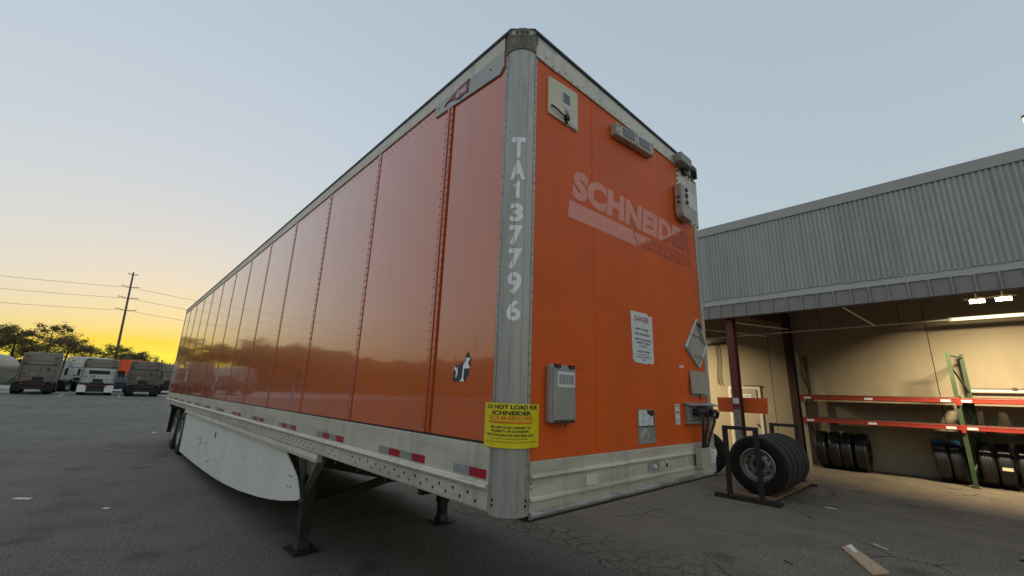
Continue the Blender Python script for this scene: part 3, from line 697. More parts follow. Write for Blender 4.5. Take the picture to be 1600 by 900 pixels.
ywrap([yt('DO NOT LOAD FOR', .07, .955, 1.622, 1.644, .035), yt('SCHNEIDER', .19, .80, 1.592, 1.614, .035),
       yt('THIS UNIT IS NO LONGER THE', .16, .80, 1.524, 1.536, .03), yt('PROPERTY OF SCHNEIDER', .19, .77, 1.506, 1.517, .03), yt('UNIT IS FOR SALE OR HAS BEEN SOLD', .08, .87, 1.486, 1.498, .03),
       yt('DO NOT LOAD EQUIPMENT', .2, .76, 1.469, 1.478, .0), yt('CONTACT SALES OFFICE BEFORE MOVING THIS TRAILER FROM YARD', .05, .95, 1.455, 1.461, .0)], 'notice_lettering', 'black_ink', yn, .0016)
sv, sf = yt('SCHNEIDER', .12, .86, 1.566, 1.588, .03)
ywrap([(sv, sf), ([(yl*.10, 1.551), (yl*.82, 1.549), (yl*.84, 1.560), (yl*.10, 1.560)], [(0, 1, 2, 3)])], 'notice_logo', 'orange_ink', yn, .0016)
# maker's plate at the top of the side
mp_ = MB().extr([(-.994, 0, 3.864), (-.994, 0, 3.963), (-.160, 0, 3.963), (-.160, 0, 3.842), (-.200, 0, 3.80)], (0, -.013, 0)).build('maker_plate', 'alum_grey', T, bevel=.003)
badge = [(-.865, 3.905), (-.70, 3.962), (-.545, 3.976), (-.560, 3.93), (-.552, 3.868), (-.60, 3.876), (-.665, 3.862), (-.70, 3.876), (-.76, 3.905), (-.82, 3.912), (-.86, 3.895)]
bd = MB().extr([(x, -.013, z) for x, z in badge], (0, -.006, 0)).build('maker_badge', 'decal_red', mp_)
m = MB(); vs, fs = text_fit('Great', -.70, -.575, 3.892, 3.946, bold=.015, shear=.2); m.add([(u, -.0195, v+.10*(u+.64)) for u, v in vs], fs)
vs, fs = text_fit('DANE', -.625, -.57, 3.876, 3.889, bold=.01); m.add([(u, -.0195, v) for u, v in vs], fs); m.build('badge_lettering', 'white_vinyl', bd)
m = MB(); m.dome((-.30, -.013, 3.90), (0, -1, 0), .008, .004, 8); m.dome((-.95, -.013, 3.93), (0, -1, 0), .007, .004, 8); m.build('plate_rivets', 'dark_hole', mp_)
# torn black and white decal low on the side
def spoly(pts, d=-.0014): return [(x, d, z) for x, z in pts]
def dpx(px, py): return (-.540 + (px-205)/385*.196, 1.943 - (py-155)/560*.182)
m = MB(); m.add(spoly([dpx(*p) for p in [(220, 690), (235, 560), (240, 440), (262, 385), (300, 420), (350, 400), (400, 345), (440, 360), (470, 270), (460, 250), (495, 160), (530, 200), (555, 285), (600, 300), (560, 340), (570, 430), (550, 470), (540, 560), (500, 650), (460, 710), (300, 712)]]), [tuple(range(21))])
dc = m.build('torn_decal', 'decal_black', T)
m = MB(); m.add(spoly([dpx(*p) for p in [(245, 480), (258, 410), (290, 470), (318, 430), (322, 560), (300, 640), (280, 630), (290, 520)]], -.0022), [tuple(range(8))])
m.add(spoly([dpx(*p) for p in [(365, 705), (410, 640), (425, 400), (470, 330), (475, 280), (555, 275), (555, 310), (525, 340), (525, 410), (560, 430), (545, 470), (445, 470), (440, 650), (462, 705)]], -.0022), [tuple(range(14))])
m.build('decal_pattern', 'white_vinyl', dc)
MB().add(spoly([dpx(235, 270), dpx(250, 275), dpx(258, 245), dpx(245, 238)]), [(0, 1, 2, 3)]).build('decal_scrap', 'decal_black', T)
# torn silver patch and scrapes further back
def sdecal(name, pts, mname): return MB().extr([(x, -.0002, z) for x, z in pts], (0, -.0012, 0)).build(name, mname, T)
sdecal('silver_patch', [(-8.55, 1.62), (-8.42, 1.76), (-8.36, 1.92), (-8.28, 2.05), (-8.22, 2.02), (-8.24, 1.88), (-8.20, 1.80), (-8.33, 1.70), (-8.42, 1.58)], 'silver_patch')
sdecal('blue_scuff', [(-3.61, 1.47), (-3.58, 1.49), (-3.55, 1.62), (-3.54, 1.72), (-3.575, 1.74), (-3.61, 1.60)], 'blue_scuff')
sdecal('black_scrape', [(-3.50, 1.79), (-3.47, 1.80), (-3.44, 1.88), (-3.46, 1.89)], 'decal_black')
sdecal('grey_label', [(-12.75, 1.75), (-12.5, 1.75), (-12.5, 2.05), (-12.75, 2.05)], 'silver_patch')
sdecal('dark_label', [(-14.0, 2.55), (-13.75, 2.55), (-13.75, 2.72), (-14.0, 2.72)], 'decal_black')
m = MB()
for x, z in ((-1.905, 1.66), (-1.86, 1.70), (-1.905, 1.62)): m.dome((x, 0, z), (0, -1, 0), .008, .003, 7)
m.build('paint_chips', 'tape_silver', T, kind='stuff')
# aerodynamic skirt
low = [(-11.45, .155), (-10.6, .16), (-9.5, .17), (-8.1, .195), (-7.1, .225), (-6.3, .26), (-5.4, .32), (-4.5, .405), (-4.0, .465), (-3.55, .53), (-3.25, .585), (-3.08, .618), (-3.03, .64), (-3.05, .69), (-3.18, .82), (-3.36, .90), (-3.60, 1.00), (-3.62, 1.031)]
sp = [(x, .042, z) for x, z in low] + [(-11.5, .042, 1.031)]
so = MB().extr(sp, (0, .012, 0)).build('side_skirt', 'skirt_white', T)
m = MB()
for x, z in ((-3.32, .80), (-3.40, .80), (-3.32, .70), (-3.40, .70), (-4.5, .86), (-4.5, .74), (-5.4, .86), (-5.4, .74), (-6.6, .80), (-6.6, .66)): m.dome((x, .042, z), (0, -1, 0), .012, .004, 8)
m.build('skirt_bolts', 'dark_hole', so)
MB().box(-7.62, -7.54, .034, .042, .80, .90).build('skirt_marker', 'red_marker', so, bevel=.004)
MB().extr([(x, W-.054, z) for x, y, z in sp], (0, .012, 0)).build('side_skirt', 'skirt_white', T)
m = MB()
def scr(pts): m.path([(x, .0415, z) for x, z in pts], .005, 5)
scr([(-9.9, .66), (-9.3, .62), (-8.9, .70), (-9.0, .52), (-8.8, .62), (-8.2, .66), (-8.5, .58), (-8.1, .58), (-7.9, .48)])
scr([(-8.9, .68), (-8.95, .50)]); scr([(-8.0, .36), (-7.6, .46), (-7.1, .46), (-6.9, .48)]); scr([(-8.0, .34), (-7.8, .40), (-7.75, .36)]); scr([(-9.8, .42), (-9.2, .50)])
m.build('skirt_scrawl', 'skirt_mark', so)
# under floor
for i in range(32):
    x = -.9-i*.47
    MB().box(x-.02, x+.02, .06, W-.06, 1.02 if x < -2.6 else 1.05, 1.115).build('crossmember', 'underbody', T)
m = MB(); m.box(L, -11.3, .72, .84, .80, 1.02); m.box(L, -11.3, W-.84, W-.72, .80, 1.02); m.build('slider_rail', 'underbody', T)
m = MB(); m.box(-2.5, -.2, .3, W-.3, 1.03, 1.062); m.build('coupler_plate', 'alum_grey', T)
# landing gear
XL = -3.55
for yl_, far in ((.316, False), (2.12, True)):
    lg = MB().box(XL-.065, XL+.065, yl_-.065, yl_+.065, .24, 1.06).build('landing_leg', 'black_steel', T, bevel=.006)
    MB().box(XL-.05, XL+.05, yl_-.05, yl_+.05, .03, .30).build('inner_leg', 'black_steel', lg)
    m = MB(); m.add([(XL-.17, yl_-.14, .028), (XL+.17, yl_-.14, .028), (XL+.17, yl_+.14, .028), (XL-.17, yl_+.14, .028), (XL-.13, yl_-.12, .008), (XL+.13, yl_-.12, .008), (XL+.13, yl_+.12, .008), (XL-.13, yl_+.12, .008)],
          [(0, 1, 2, 3), (7, 6, 5, 4), (4, 5, 1, 0), (5, 6, 2, 1), (6, 7, 3, 2), (7, 4, 0, 3)])
    m.hexa([(XL-.08, yl_-.07, .03), (XL+.08, yl_-.07, .03), (XL+.08, yl_+.07, .03), (XL-.08, yl_+.07, .03), (XL-.05, yl_-.055, .10), (XL+.05, yl_-.055, .10), (XL+.05, yl_+.055, .10), (XL-.05, yl_+.055, .10)])
    m.build('foot_plate', 'black_steel', lg, bevel=.003)
    o_ = -.075 if not far else .075
    m = MB(); y = yl_+o_
    yt_ = yl_-.20 if not far else yl_+.20
    m.bar((XL+.06, y, .55), (XL+.80, yt_, 1.03), .014, .075, (0, 1, 0)); m.bar((XL-.03, y, .55), (XL-.30, yt_, 1.03), .014, .075, (0, 1, 0))
    m.bar((XL+.02, y, .50), (XL+.25, yt_, 1.0), .03, .045, (0, 1, 0))
    m.build('leg_bracket', 'grey_steel', lg)
    MB().extr([(XL-.32, yt_+.02, 1.06), (XL+.82, yt_+.02, 1.06), (XL+.45, yt_+.5*(y-yt_)+.02, .80), (XL-.12, yt_+.5*(y-yt_)+.02, .80)], (0, .010, 0)).build('gusset_plate', 'grey_steel', lg)
MB().bar((XL+.03, .36, .90), (XL+.03, 2.08, .46), .05, .10).build('cross_brace', 'black_steel', T)
MB().bar((XL-.03, .36, .42), (XL-.03, 2.08, .80), .05, .09).build('cross_brace', 'black_steel', T)
MB().bar((XL, 2.10, .62), (XL+1.0, 1.7, 1.04), .07, .07).build('diagonal_brace', 'black_steel', T)
MB().box(XL-.09, XL+.09, .20, .25, .74, .90).build('gearbox', 'black_steel', T, bevel=.01)
MB().bar((XL, .10, .82), (XL, .20, .82), .02, .02).build('crank_handle', 'grey_steel', T)
# wheels
def tyre_mesh(w=.245, ro=.51, ri=.29, axis='Y', n=48, groove=True):
    h = w/2
    prof = [(ri, -h*.82), (ri+.03, -h*.95), (ro-.12, -h*1.0), (ro-.055, -h*.97), (ro-.030, -h*.91), (ro-.010, -h*.80)]
    if groove:
        for g in (-.55, -.19, .19, .55):
            prof += [(ro, h*(g-.06)), (ro-.014, h*(g-.05)), (ro-.014, h*(g+.05)), (ro, h*(g+.06))]
    prof += [(ro-.010, h*.80), (ro-.030, h*.91), (ro-.055, h*.97), (ro-.12, h), (ri+.03, h*.95), (ri, h*.82), (ri-.01, 0)]
    return MB().lathe(prof, axis=axis, n=n, close=True)
def rim_parts(side=-1, ri=.295):
    """steel disc wheel: dished rim with hand holes"""
    s_ = side
    m = MB(); m.lathe([(ri, .115*s_), (ri-.012, .125*s_), (ri-.02, .11*s_), (ri-.035, .08*s_), (ri-.045, .03*s_), (.215, .015*s_), (.20, .02*s_), (.15, .045*s_), (.145, .05*s_), (.11, .05*s_), (.10, .03*s_), (.0, .03*s_)], n=40)
    h = MB()
    for i in range(10):
        a = 2*math.pi*i/10; h.tube((.185*math.cos(a), .010*s_, .185*math.sin(a)), (.185*math.cos(a), .034*s_, .185*math.sin(a)), .023, 10)
        b = MB()
    for i in range(10):
        a = 2*math.pi*(i+.5)/10; m.tube((.128*math.cos(a), .045*s_, .128*math.sin(a)), (.128*math.cos(a), .070*s_, .128*math.sin(a)), .012, 6)
    h.tube((0, .028*s_, 0), (0, .036*s_, 0), .095, 20)
    return m, h
TY = tyre_mesh().mesh('tyre', ['rubber', 'rubber_tread'], True)
for pl in TY.polygons:                            # tread highlights put into the lighter rib colour; black walls and grooves
    pl.material_index = 1 if math.hypot(pl.center[0], pl.center[2]) > .496 else 0
rm_, rh_ = rim_parts(-1); RIM = rm_.mesh('rim', 'rim_steel', True); HOLE = rh_.mesh('rim_holes', 'dark_hole')
def mobj(name, me, parent=None, loc=(0, 0, 0), rot=(0, 0, 0)):
    o = bpy.data.objects.new(name, me); COL.objects.link(o); o.parent = parent; o.location = loc; o.rotation_euler = rot; return o
for x in (-12.12, -13.38):
    for y in (.17, .50, W-.50, W-.17):
        w = bpy.data.objects.new('wheel', None); COL.objects.link(w); w.parent = T; w.location = (x+8, y-1.295, .51)
        if y > 1: w.rotation_euler = (0, 0, math.pi)
        mobj('tyre', TY, w); r_ = mobj('rim', RIM, w); mobj('rim_holes', HOLE, w)
    MB().tube((x, .2, .51), (x, W-.2, .51), .065, 12).build('axle', 'underbody', T)
m = MB(); m.box(L+.02, L+.14, .25, W-.25, .54, .64); m.bar((L+.08, .55, .6), (L+.08, .55, 1.06), .08, .08); m.bar((L+.08, W-.55, .6), (L+.08, W-.55, 1.06), .08, .08); m.bar((L+.08, .28, .6), (L+.08, .14, 1.06), .05, .05)
m.build('rear_bumper', 'black_steel', T)
MB().box(L+1.1, L+1.12, .06, .60, .30, 1.0).build('mud_flap', 'rubber', T)
MB().box(L+1.1, L+1.12, W-.60, W-.06, .30, 1.0).build('mud_flap', 'rubber', T)

# ================================================================== TYRE BAY BUILDING
YB = 9.8
B = empty('workshop_building', (0, 13, 0), 'grey metal-clad workshop with an open lit bay of tyre racks', 'building')
BX0, BX1 = -15.0, 8.0
pit = .0857; x = BX0; q = 0
while x < BX1-.2:                         # overlapping sheets, eleven waves each
    m = MB(); vs = []; dy = .003*(q % 2)+rnd.uniform(-.001, .001); zb = 4.300+rnd.uniform(-.008, .008); sag = rnd.uniform(-.012, .012)
    nn = 11*6+4
    for i in range(nn):
        xx = x+pit*i/6; yy = YB+dy+.017*math.cos(2*math.pi*i/6)
        vs += [(xx, yy, zb+sag*i/nn+.006*math.sin(i*.19+q)), (xx, yy, 6.17)]
    m.add(vs, [(2*i, 2*i+2, 2*i+3, 2*i+1) for i in range(nn-1)])
    sh_ = m.build('cladding_sheet', ('corrugated', 'corrugated_b', 'corrugated')[q % 3], B, smooth=True)
    m = MB()
    for zz in (4.42, 5.25, 6.02):
        for i in (0, 18, 36, 54): m.dome((x+pit*(i+3)/6, YB+dy-.0172, zz), (0, -1, 0), .009, .006, 6)
    m.build('cladding_screws', 'grey_steel', sh_, kind='stuff')
    x += pit*11; q += 1
MB().extr([(BX0, YB-.03, 6.135), (BX0, YB-.035, 6.36), (BX0, YB+.3, 6.38), (BX0, YB+.3, 6.16)], (BX1-BX0, 0, 0)).build('roof_trim', 'fascia_cap', B)
MB().extr([(BX0, YB+.03, 4.15), (BX0, YB-.012, 4.15), (BX0, YB+.02, 4.315), (BX0, YB+.06, 4.315)], (BX1-BX0, 0, 0)).build('flashing', 'fascia_cap', B)
x = BX0
while x < BX1-.3:
    m = MB(); m.add([(x, YB+.02, z) for z in (3.81, 4.148)] + [(x+.235, YB+.02, z) for z in (3.81, 4.148)] + [(x+.252, YB-.018, z) for z in (3.81, 4.148)] + [(x+.288, YB-.018, z) for z in (3.81, 4.148)] + [(x+.305, YB+.02, z) for z in (3.81, 4.148)],
                    [(0, 2, 3, 1), (2, 4, 5, 3), (4, 6, 7, 5), (6, 8, 9, 7)])
    m.build('ribbed_panel', 'ribbed_grey', B); x += .305
MB().box(BX0, BX1, YB-.022, YB+.05, 3.785, 3.81).build('fascia_drip', 'dark_primer', B)
MB().box(BX0, BX1, YB+.05, 14.4, 6.17, 6.30).build('roof_slab', 'fascia_cap', B)
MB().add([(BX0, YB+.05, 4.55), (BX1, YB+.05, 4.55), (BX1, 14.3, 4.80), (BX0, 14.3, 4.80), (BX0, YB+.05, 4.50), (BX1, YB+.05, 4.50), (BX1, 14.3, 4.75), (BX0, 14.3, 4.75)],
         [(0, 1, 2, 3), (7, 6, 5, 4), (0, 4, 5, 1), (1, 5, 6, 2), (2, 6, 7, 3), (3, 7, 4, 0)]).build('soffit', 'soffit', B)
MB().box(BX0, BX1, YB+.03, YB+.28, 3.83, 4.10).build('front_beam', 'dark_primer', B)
for y in (11.0, 12.2, 13.4): MB().box(BX0, BX1, y-.04, y+.04, 4.36+.08*(y-9.8)-.06, 4.48+.08*(y-9.8)).build('purlin', 'dark_primer', B)
# back wall in large sheets
x = -14.23
while x < BX1:
    MB().box(x+.008, min(x+3.834, BX1)-.008, 14.26, 14.38, 0, 4.76).build('wall_panel', 'wall_cream', B); x += 3.834
MB().box(BX0, BX1, 14.32, 14.42, 0, 6.16).build('wall_backing', 'dark_primer', B)
MB().box(BX1-.15, BX1, YB+.06, 14.25, 0, 6.16).build('end_wall', 'wall_cream', B)
MB().box(BX0, BX0+.15, YB+.06, 14.25, 0, 6.16).build('end_wall', 'wall_cream', B)
# steel columns with flanges
def ibeam(name, x, y, z0, z1, mname, w=.20, d=.22):
    m = MB(); m.box(x-w/2, x+w/2, y-d/2, y-d/2+.014, z0, z1); m.box(x-w/2, x+w/2, y+d/2-.014, y+d/2, z0, z1); m.box(x-.006, x+.006, y-d/2+.014, y+d/2-.014, z0, z1)
    m.box(x-w/2-.04, x+w/2+.04, y-d/2-.04, y+d/2+.04, z0, z0+.02)
    return m.build(name, mname, B)
for x in (-8.3, -2.38, 5.2):
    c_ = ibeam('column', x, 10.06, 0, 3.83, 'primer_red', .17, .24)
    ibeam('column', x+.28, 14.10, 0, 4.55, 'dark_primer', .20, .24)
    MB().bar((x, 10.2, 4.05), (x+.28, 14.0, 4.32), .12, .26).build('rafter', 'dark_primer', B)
cs = MB().box(-2.462, -2.30, 9.934, 9.938, 0.2, 1.52).build('column_wear', 'grey_steel', B)
MB().box(-2.45, -2.31, 9.929, 9.933, 1.665, 1.80).build('column_label', 'paper_white', B)
# conduit and braces under the roof
MB().tube((BX0+.2, 13.0, 3.70), (1.6, 13.0, 3.80), .022, 10).build('conduit', 'pipe_white', B)
MB().tube((1.6, 13.0, 3.80), (7.5, 13.0, 3.80), .040, 12).build('light_batten', 'tube_lit', B)
MB().tube((1.57, 13.0, 3.80), (1.63, 13.0, 3.80), .05, 12).build('conduit_joint', 'pipe_white', B)
MB().tube((-2.35, 10.3, 3.75), (-2.0, 13.9, 4.0), .025, 8).build('stay_rod', 'pipe_white', B)
MB().tube((-4.2, 11.5, 3.95), (-2.4, 13.0, 3.70), .025, 8).build('stay_rod', 'pipe_white', B)
MB().tube((-.35, 11.0, 4.2), (.2, 13.0, 3.78), .02, 8).build('stay_rod', 'pipe_white', B)
for x in (-10, -6.2, -1.0, .7, 4.2): MB().tube((x, 13.0, 3.72), (x, 13.0, 4.62), .008, 6).build('hanger_rod', 'rack_dark', B)
# wall fittings
MB().tube((1.68, 14.18, 2.15), (4.2, 14.18, 2.15), .045, 12).build('wall_batten', 'pipe_white', B)
m = MB(); m.tube((1.68, 14.2, 2.21), (4.2, 14.2, 2.21), .012, 8); m.box(2.36, 2.44, 14.12, 14.25, 2.17, 2.24); m.build('wall_cable', 'rack_dark', B)
m = MB()
for x in (-4.40, -4.30): m.path([(x, 14.2, 3.75), (x+.02, 14.2, 3.1), (x-.02, 14.2, 2.5), (x+.01, 14.2, 2.28)], .014, 6)
m.box(-4.55, -4.1, 14.16, 14.25, 3.72, 3.80); m.build('hanging_cable', 'black_gasket', B)
# personnel door
dr = MB().box(-4.02, -3.18, 14.215, 14.255, 0, 2.14).build('door', 'door_cream', B)
m = MB(); m.box(-4.10, -4.025, 14.20, 14.258, 0, 2.22); m.box(-3.175, -3.10, 14.20, 14.258, 0, 2.22); m.box(-4.025, -3.175, 14.20, 14.258, 2.145, 2.22); m.build('door_frame', 'pipe_white', dr)
m = MB(); m.box(-3.58, -3.06, 14.18, 14.23, 2.235, 2.262); m.box(-3.22, -3.20, 14.19, 14.21, 1.7, 2.1); m.build('door_closer', 'rack_dark', dr)
MB().box(-3.78, -3.38, 14.206, 14.212, 1.50, 1.98).build('door_notice', 'paper_white', dr)
for i in range(5): MB().box(-3.72, -3.45-.03*(i % 2), 14.202, 14.2055, 1.90-.06*i, 1.918-.06*i).build('notice_print', 'barcode_grey', dr)
MB().tube((-3.28, 14.21, 1.02), (-3.28, 14.14, 1.02), .03, 10).build('door_handle', 'grey_steel', dr)
# orange board fixed behind the column
ob = MB().extr([(-2.93, 10.20, 1.452), (-1.78, 10.20, 1.445), (-1.76, 10.20, 1.818), (-2.93, 10.20, 1.81)], (0, .04, 0)).build('guard_board', 'barrier_orange', None, bevel=.004)
tag(ob, 'plain orange board fixed across the red steel column beside the trailer', 'board')
# flood lamps in the bay
def flood(x, y, z, label, energy, grp='twin flood lamps in the bay'):
    f_ = empty('flood_lamp', (x, y, z), label, 'lamp', grp)
    for dx in (-.060, .060):
        h_ = MB().hexa([(dx-.055, -.07, .02), (dx+.055, -.07, .02), (dx+.055, .07, .05), (dx-.055, .07, .05), (dx-.05, -.06, .10), (dx+.05, -.06, .10), (dx+.05, .06, .12), (dx-.05, .06, .12)]).build('lamp_head', 'lamp_body', f_, world_=False)
        MB().hexa([(dx-.050, -.085, .028), (dx+.050, -.085, .028), (dx+.050, -.074, .030), (dx-.050, -.074, .030), (dx-.050, -.080, .095), (dx+.050, -.080, .095), (dx+.050, -.068, .10), (dx-.050, -.068, .10)]).build('lamp_lens', 'lamp_lit', f_, world_=False)
    m = MB(); m.box(-.185, .185, -.02, .02, .12, .15); m.tube((0, 0, .15), (0, 0, .5), .015, 8); m.build('lamp_bracket', 'lamp_body', f_, world_=False)
    ld = bpy.data.lights.new('flood_light', 'AREA'); ld.shape = 'RECTANGLE'; ld.size = .34; ld.size_y = .12; ld.energy = energy; ld.color = (1., .80, .50); ld.spread = R(125)
    lo_ = bpy.data.objects.new('flood_light', ld); COL.objects.link(lo_); lo_.parent = f_; lo_.location = (0, .02, -.05); lo_.rotation_euler = (R(33), 0, 0)
FLOOD_W = 14.
flood(2.06, 11.6, 3.87, 'left one of the two bright flood lamps under the bay roof', FLOOD_W)
flood(2.43, 11.6, 3.87, 'right one of the two bright flood lamps under the bay roof', FLOOD_W)
flood(-5.6, 11.6, 3.87, 'flood lamp further along the bay, hidden behind the trailer', FLOOD_W*1.6)

# ------------------------------------------------------------------ pallet racks
def upright(parent, x, y0, y1, h, mf, mb, skew=0.):
    xf_ = x
    for y, mm in ((y0, mf), (y1, mb)):
        x = xf_ + (skew if y == y1 else 0)
        m = MB(); m.box(x-.04, x+.04, y-.035, y-.030, .01, h); m.box(x-.04, x-.035, y-.030, y+.035, .01, h); m.box(x+.035, x+.04, y-.030, y+.035, .01, h)
        m.build('upright', mm, parent)
        MB().box(x-.07, x+.07, y-.07, y+.07, 0, .01).build('foot_plate', mm, parent)
    m = MB(); z = .25; k = 0
    while z < h-.6:
        a, b = (y0+.02, y1-.02) if k % 2 == 0 else (y1-.02, y0+.02)
        m.bar((xf_ if a < b else x, a, z), (x if a < b else xf_, b, z+.62), .03, .03); z += .62; k += 1
    m.bar((xf_, y0, h-.1), (x, y1, h-.1), .03, .03)
    m.build('lattice', mb, parent)
def rack(name, xa, xb, y0, y1, label, levels, left=None, right=None):
    r = empty(name, ((xa+xb)/2, (y0+y1)/2, 0), label, 'shelving rack', 'tyre racks along the back wall')
    if left: upright(r, xa, y0, y1, *left)
    if right: upright(r, xb, y0, y1, *right)
    for z in levels:
        for y, nm in ((y0-.05, 'beam'), (y1+.05, 'beam')):
            m = MB(); m.box(xa+.03, xb-.03, y-.025, y+.025, z-.10, z); m.box(xa+.03, xb-.03, y-.032, y-.025, z-.022, z-.004)
            bo = m.build(nm, 'rack_orange', r, bevel=.004)
            if y < y0:
                for sx in (xa+.06, (xa+xb)/2-.15, xb-.28): MB().box(sx, sx+.17, y-.0275, y-.0255, z-.085, z-.03).build('beam_label', 'paper_white', bo)
                MB().box(xa-.035, xa+.035, y-.030, y+.03, z-.16, z+.03).build('beam_end', 'rack_orange', bo)
        n_ = int((xb-xa-.1)/.31)
        for i in range(n_):
            x0_ = xa+.05+i*(xb-xa-.1)/n_
            MB().box(x0_+.006, x0_+(xb-xa-.1)/n_-.006, y0-.02, y1+.02, z+.002, z+.024).build('deck_board', 'deck_board', r)
    return r
rack('pallet_rack', -1.68, 1.42, 13.05, 14.0, 'orange-beamed rack with cream left upright above the dark tyres', (1.34, 1.95), (3.15, 'rack_cream', 'rack_dark'), (3.06, 'rack_green', 'rack_green', .22))
rack('pallet_rack', 1.42, 4.5, 13.05, 14.0, 'orange-beamed rack running out of the photo to the right of the green upright', (1.34, 1.95), None, (3.06, 'rack_green', 'rack_green'))
m = MB(); m.path([(1.50, 13.6, 2.02), (1.55, 13.5, 1.75), (1.62, 13.45, 1.50), (1.58, 13.5, 1.40)], .06, 8); m.path([(1.36, 13.2, 1.20), (1.45, 13.1, 1.24), (1.6, 13.1, 1.22), (1.66, 13.15, 1.24)], .04, 8)
tag(m.build('green_strap', 'rack_green'), 'bundle of green strapping hanging on the green rack upright', 'strap')

# ------------------------------------------------------------------ tyres on the floor under the racks
TX = tyre_mesh(.265, .49, .28, 'X').mesh('tyre_x', 'rubber_clean', True)
def floor_tyre(x, y, label, lean=0., blue=False, tagged=None):
    o = bpy.data.objects.new('tyre', TX); COL.objects.link(o); o.location = (x, y, .492); o.rotation_euler = (rnd.random()*6, lean, rnd.uniform(-.06, .06))
    tag(o, label, 'tyre', 'tyres stored under the racks'); 
    if blue:
        m = MB(); n = 10; a0, a1 = R(95), R(125)
        for i in range(n):
            t0, t1 = a0+(a1-a0)*i/n, a0+(a1-a0)*(i+1)/n
            m.add([(xx, .4935*math.cos(t), .4935*math.sin(t)) for t in (t0, t1) for xx in (-.09, .09)], [(0, 1, 3, 2)])
        w = m.build('tread_label', blue, o, world_=False); w.rotation_euler = (-o.rotation_euler[0], 0, 0)
    return o
names = ['leftmost of the four dark tyres under the left rack', 'second of the four dark tyres under the left rack', 'third of the four dark tyres under the left rack', 'rightmost of the four dark tyres under the left rack']
for i, x in enumerate((-1.45, -1.16, -.87, -.575)): floor_tyre(x, 13.72, names[i], -.03+.02*i)
nm = ['tyre with a blue-white label left of the green upright', 'tyre with a blue label just left of the green upright', 'dark tyre just right of the green upright', 'dark tyre with a cream tag right of the green upright', 'dark tyre at the right edge of the photo under the rack']
for i, (x, bl) in enumerate(((.94, 'tyre_blue'), (1.215, 'tyre_blue'), (1.66, None), (1.965, None), (2.27, None))): floor_tyre(x, 13.72, nm[i], -.06+.02*i, bl)
floor_tyre(2.58, 13.72, 'dark tyre under the rack just beyond the right edge of the photo')
MB().box(1.88, 2.04, 13.222, 13.23, .42, .49).build('tyre_tag', 'cream_box', None)
tg = bpy.data.objects['tyre_tag']; tag(tg, 'small cream tag on a tyre tread under the right rack', 'tag')

# ------------------------------------------------------------------ tyre stand in front of the bay
S_ = empty('tyre_stand', (-1.35, 8.5, 0), 'dark steel tyre stand with hoop ends and a plywood base', 'tyre stand')
MB().box(-1.72, -.98, 7.26, 9.93, .052, .085).build('base_board', 'plywood', S_, bevel=.003)
m = MB(); m.box(-1.90, -.83, 7.05, 7.14, .0, .075); m.box(-1.90, -.83, 7.22, 7.28, .0, .05); m.box(-1.2, -1.12, 7.2, 9.9, 0, .05); m.box(-1.62, -1.54, 7.2, 9.9, 0, .05); m.box(-1.80, -.9, 9.86, 9.94, 0, .05)
m.build('base_frame', 'black_steel', S_)
for y, x0_, x1_ in ((7.17, -1.66, -1.13), (9.75, -1.60, -1.11)):
    m = MB(); m.box(x0_-.04, x0_+.04, y-.035, y+.035, .05, 1.20); m.box(x1_-.04, x1_+.04, y-.035, y+.035, .05, 1.20); m.box(x0_-.04, x1_+.04, y-.035, y+.035, 1.20, 1.265)
    m.build('end_hoop', 'black_steel', S_, bevel=.004)
tl = ['front wheel on the tyre stand with its bare steel rim facing out', 'second wheel from the front on the tyre stand', 'middle wheel of the five on the tyre stand', 'fourth wheel from the front on the tyre stand', 'rearmost wheel of the five on the tyre stand']
for i in range(5):
    w = empty('stand_wheel', (-1.235+rnd.uniform(-.008, .008), 7.52+.305*i, .086), tl[i], 'wheel', 'wheels on the tyre stand')
    mobj('tyre', TY, w, (0, 0, .51), (0, rnd.random()*6, 0)); rr_ = mobj('rim', RIM, w, (0, 0, .51), (0, rnd.random()*6, 0)); mobj('rim_holes', HOLE, rr_)
w = bpy.data.objects.new('tyre', TY); COL.objects.link(w); w.location = (-3.0, 9.3, .51); w.rotation_euler = (0, 0, R(25)); tag(w, 'lone black tyre standing behind the trailer corner', 'tyre')
# ------------------------------------------------------------------ loose boards and litter
bd_ = empty('broken_board', (.52, 5.15, 0), 'broken pale wooden board lying on the asphalt at the bottom right', 'board')
m = MB(); m.hexa([(.27, 5.40, .004), (.66, 4.60, .004), (.78, 4.80, .004), (.34, 5.58, .004), (.27, 5.40, .022), (.66, 4.60, .022), (.78, 4.80, .022), (.34, 5.58, .022)]); m.build('plank', 'lumber', bd_, bevel=.002)
m = MB(); m.hexa([(.31, 5.46, .0225), (.415, 5.24, .0225), (.445, 5.28, .0225), (.345, 5.57, .0225), (.31, 5.46, .034), (.415, 5.24, .034), (.445, 5.28, .034), (.345, 5.57, .034)]); m.build('splinter', 'paper_scrap', bd_)
def scrap(pts, label, mname='paper_scrap', h=.006, name='litter_scrap', cat='litter'):
    o = MB().extr([(x, y, .003) for x, y in pts], (0, 0, h)).build(name, mname); tag(o, label, cat, 'litter on the asphalt'); return o
scrap([(-8.10, -2.20), (-7.93, -2.03), (-7.98, -1.98), (-8.13, -2.14)], 'long white paper scrap on the asphalt at far left', h=.012)
scrap([(-6.76, -1.25), (-6.70, -1.20), (-6.74, -1.16), (-6.79, -1.20)], 'small white paper scrap on the asphalt left of the landing leg', h=.01)
scrap([(-18.2, -.02), (-18.0, .02), (-18.0, .10), (-18.2, .08)], 'small pale scrap on the asphalt beside the far trailer wheels', h=.03)
scrap([(-.37, 7.80), (-.20, 7.79), (-.20, 7.83), (-.36, 7.85)], 'thin white strip on the asphalt right of the tyre stand')
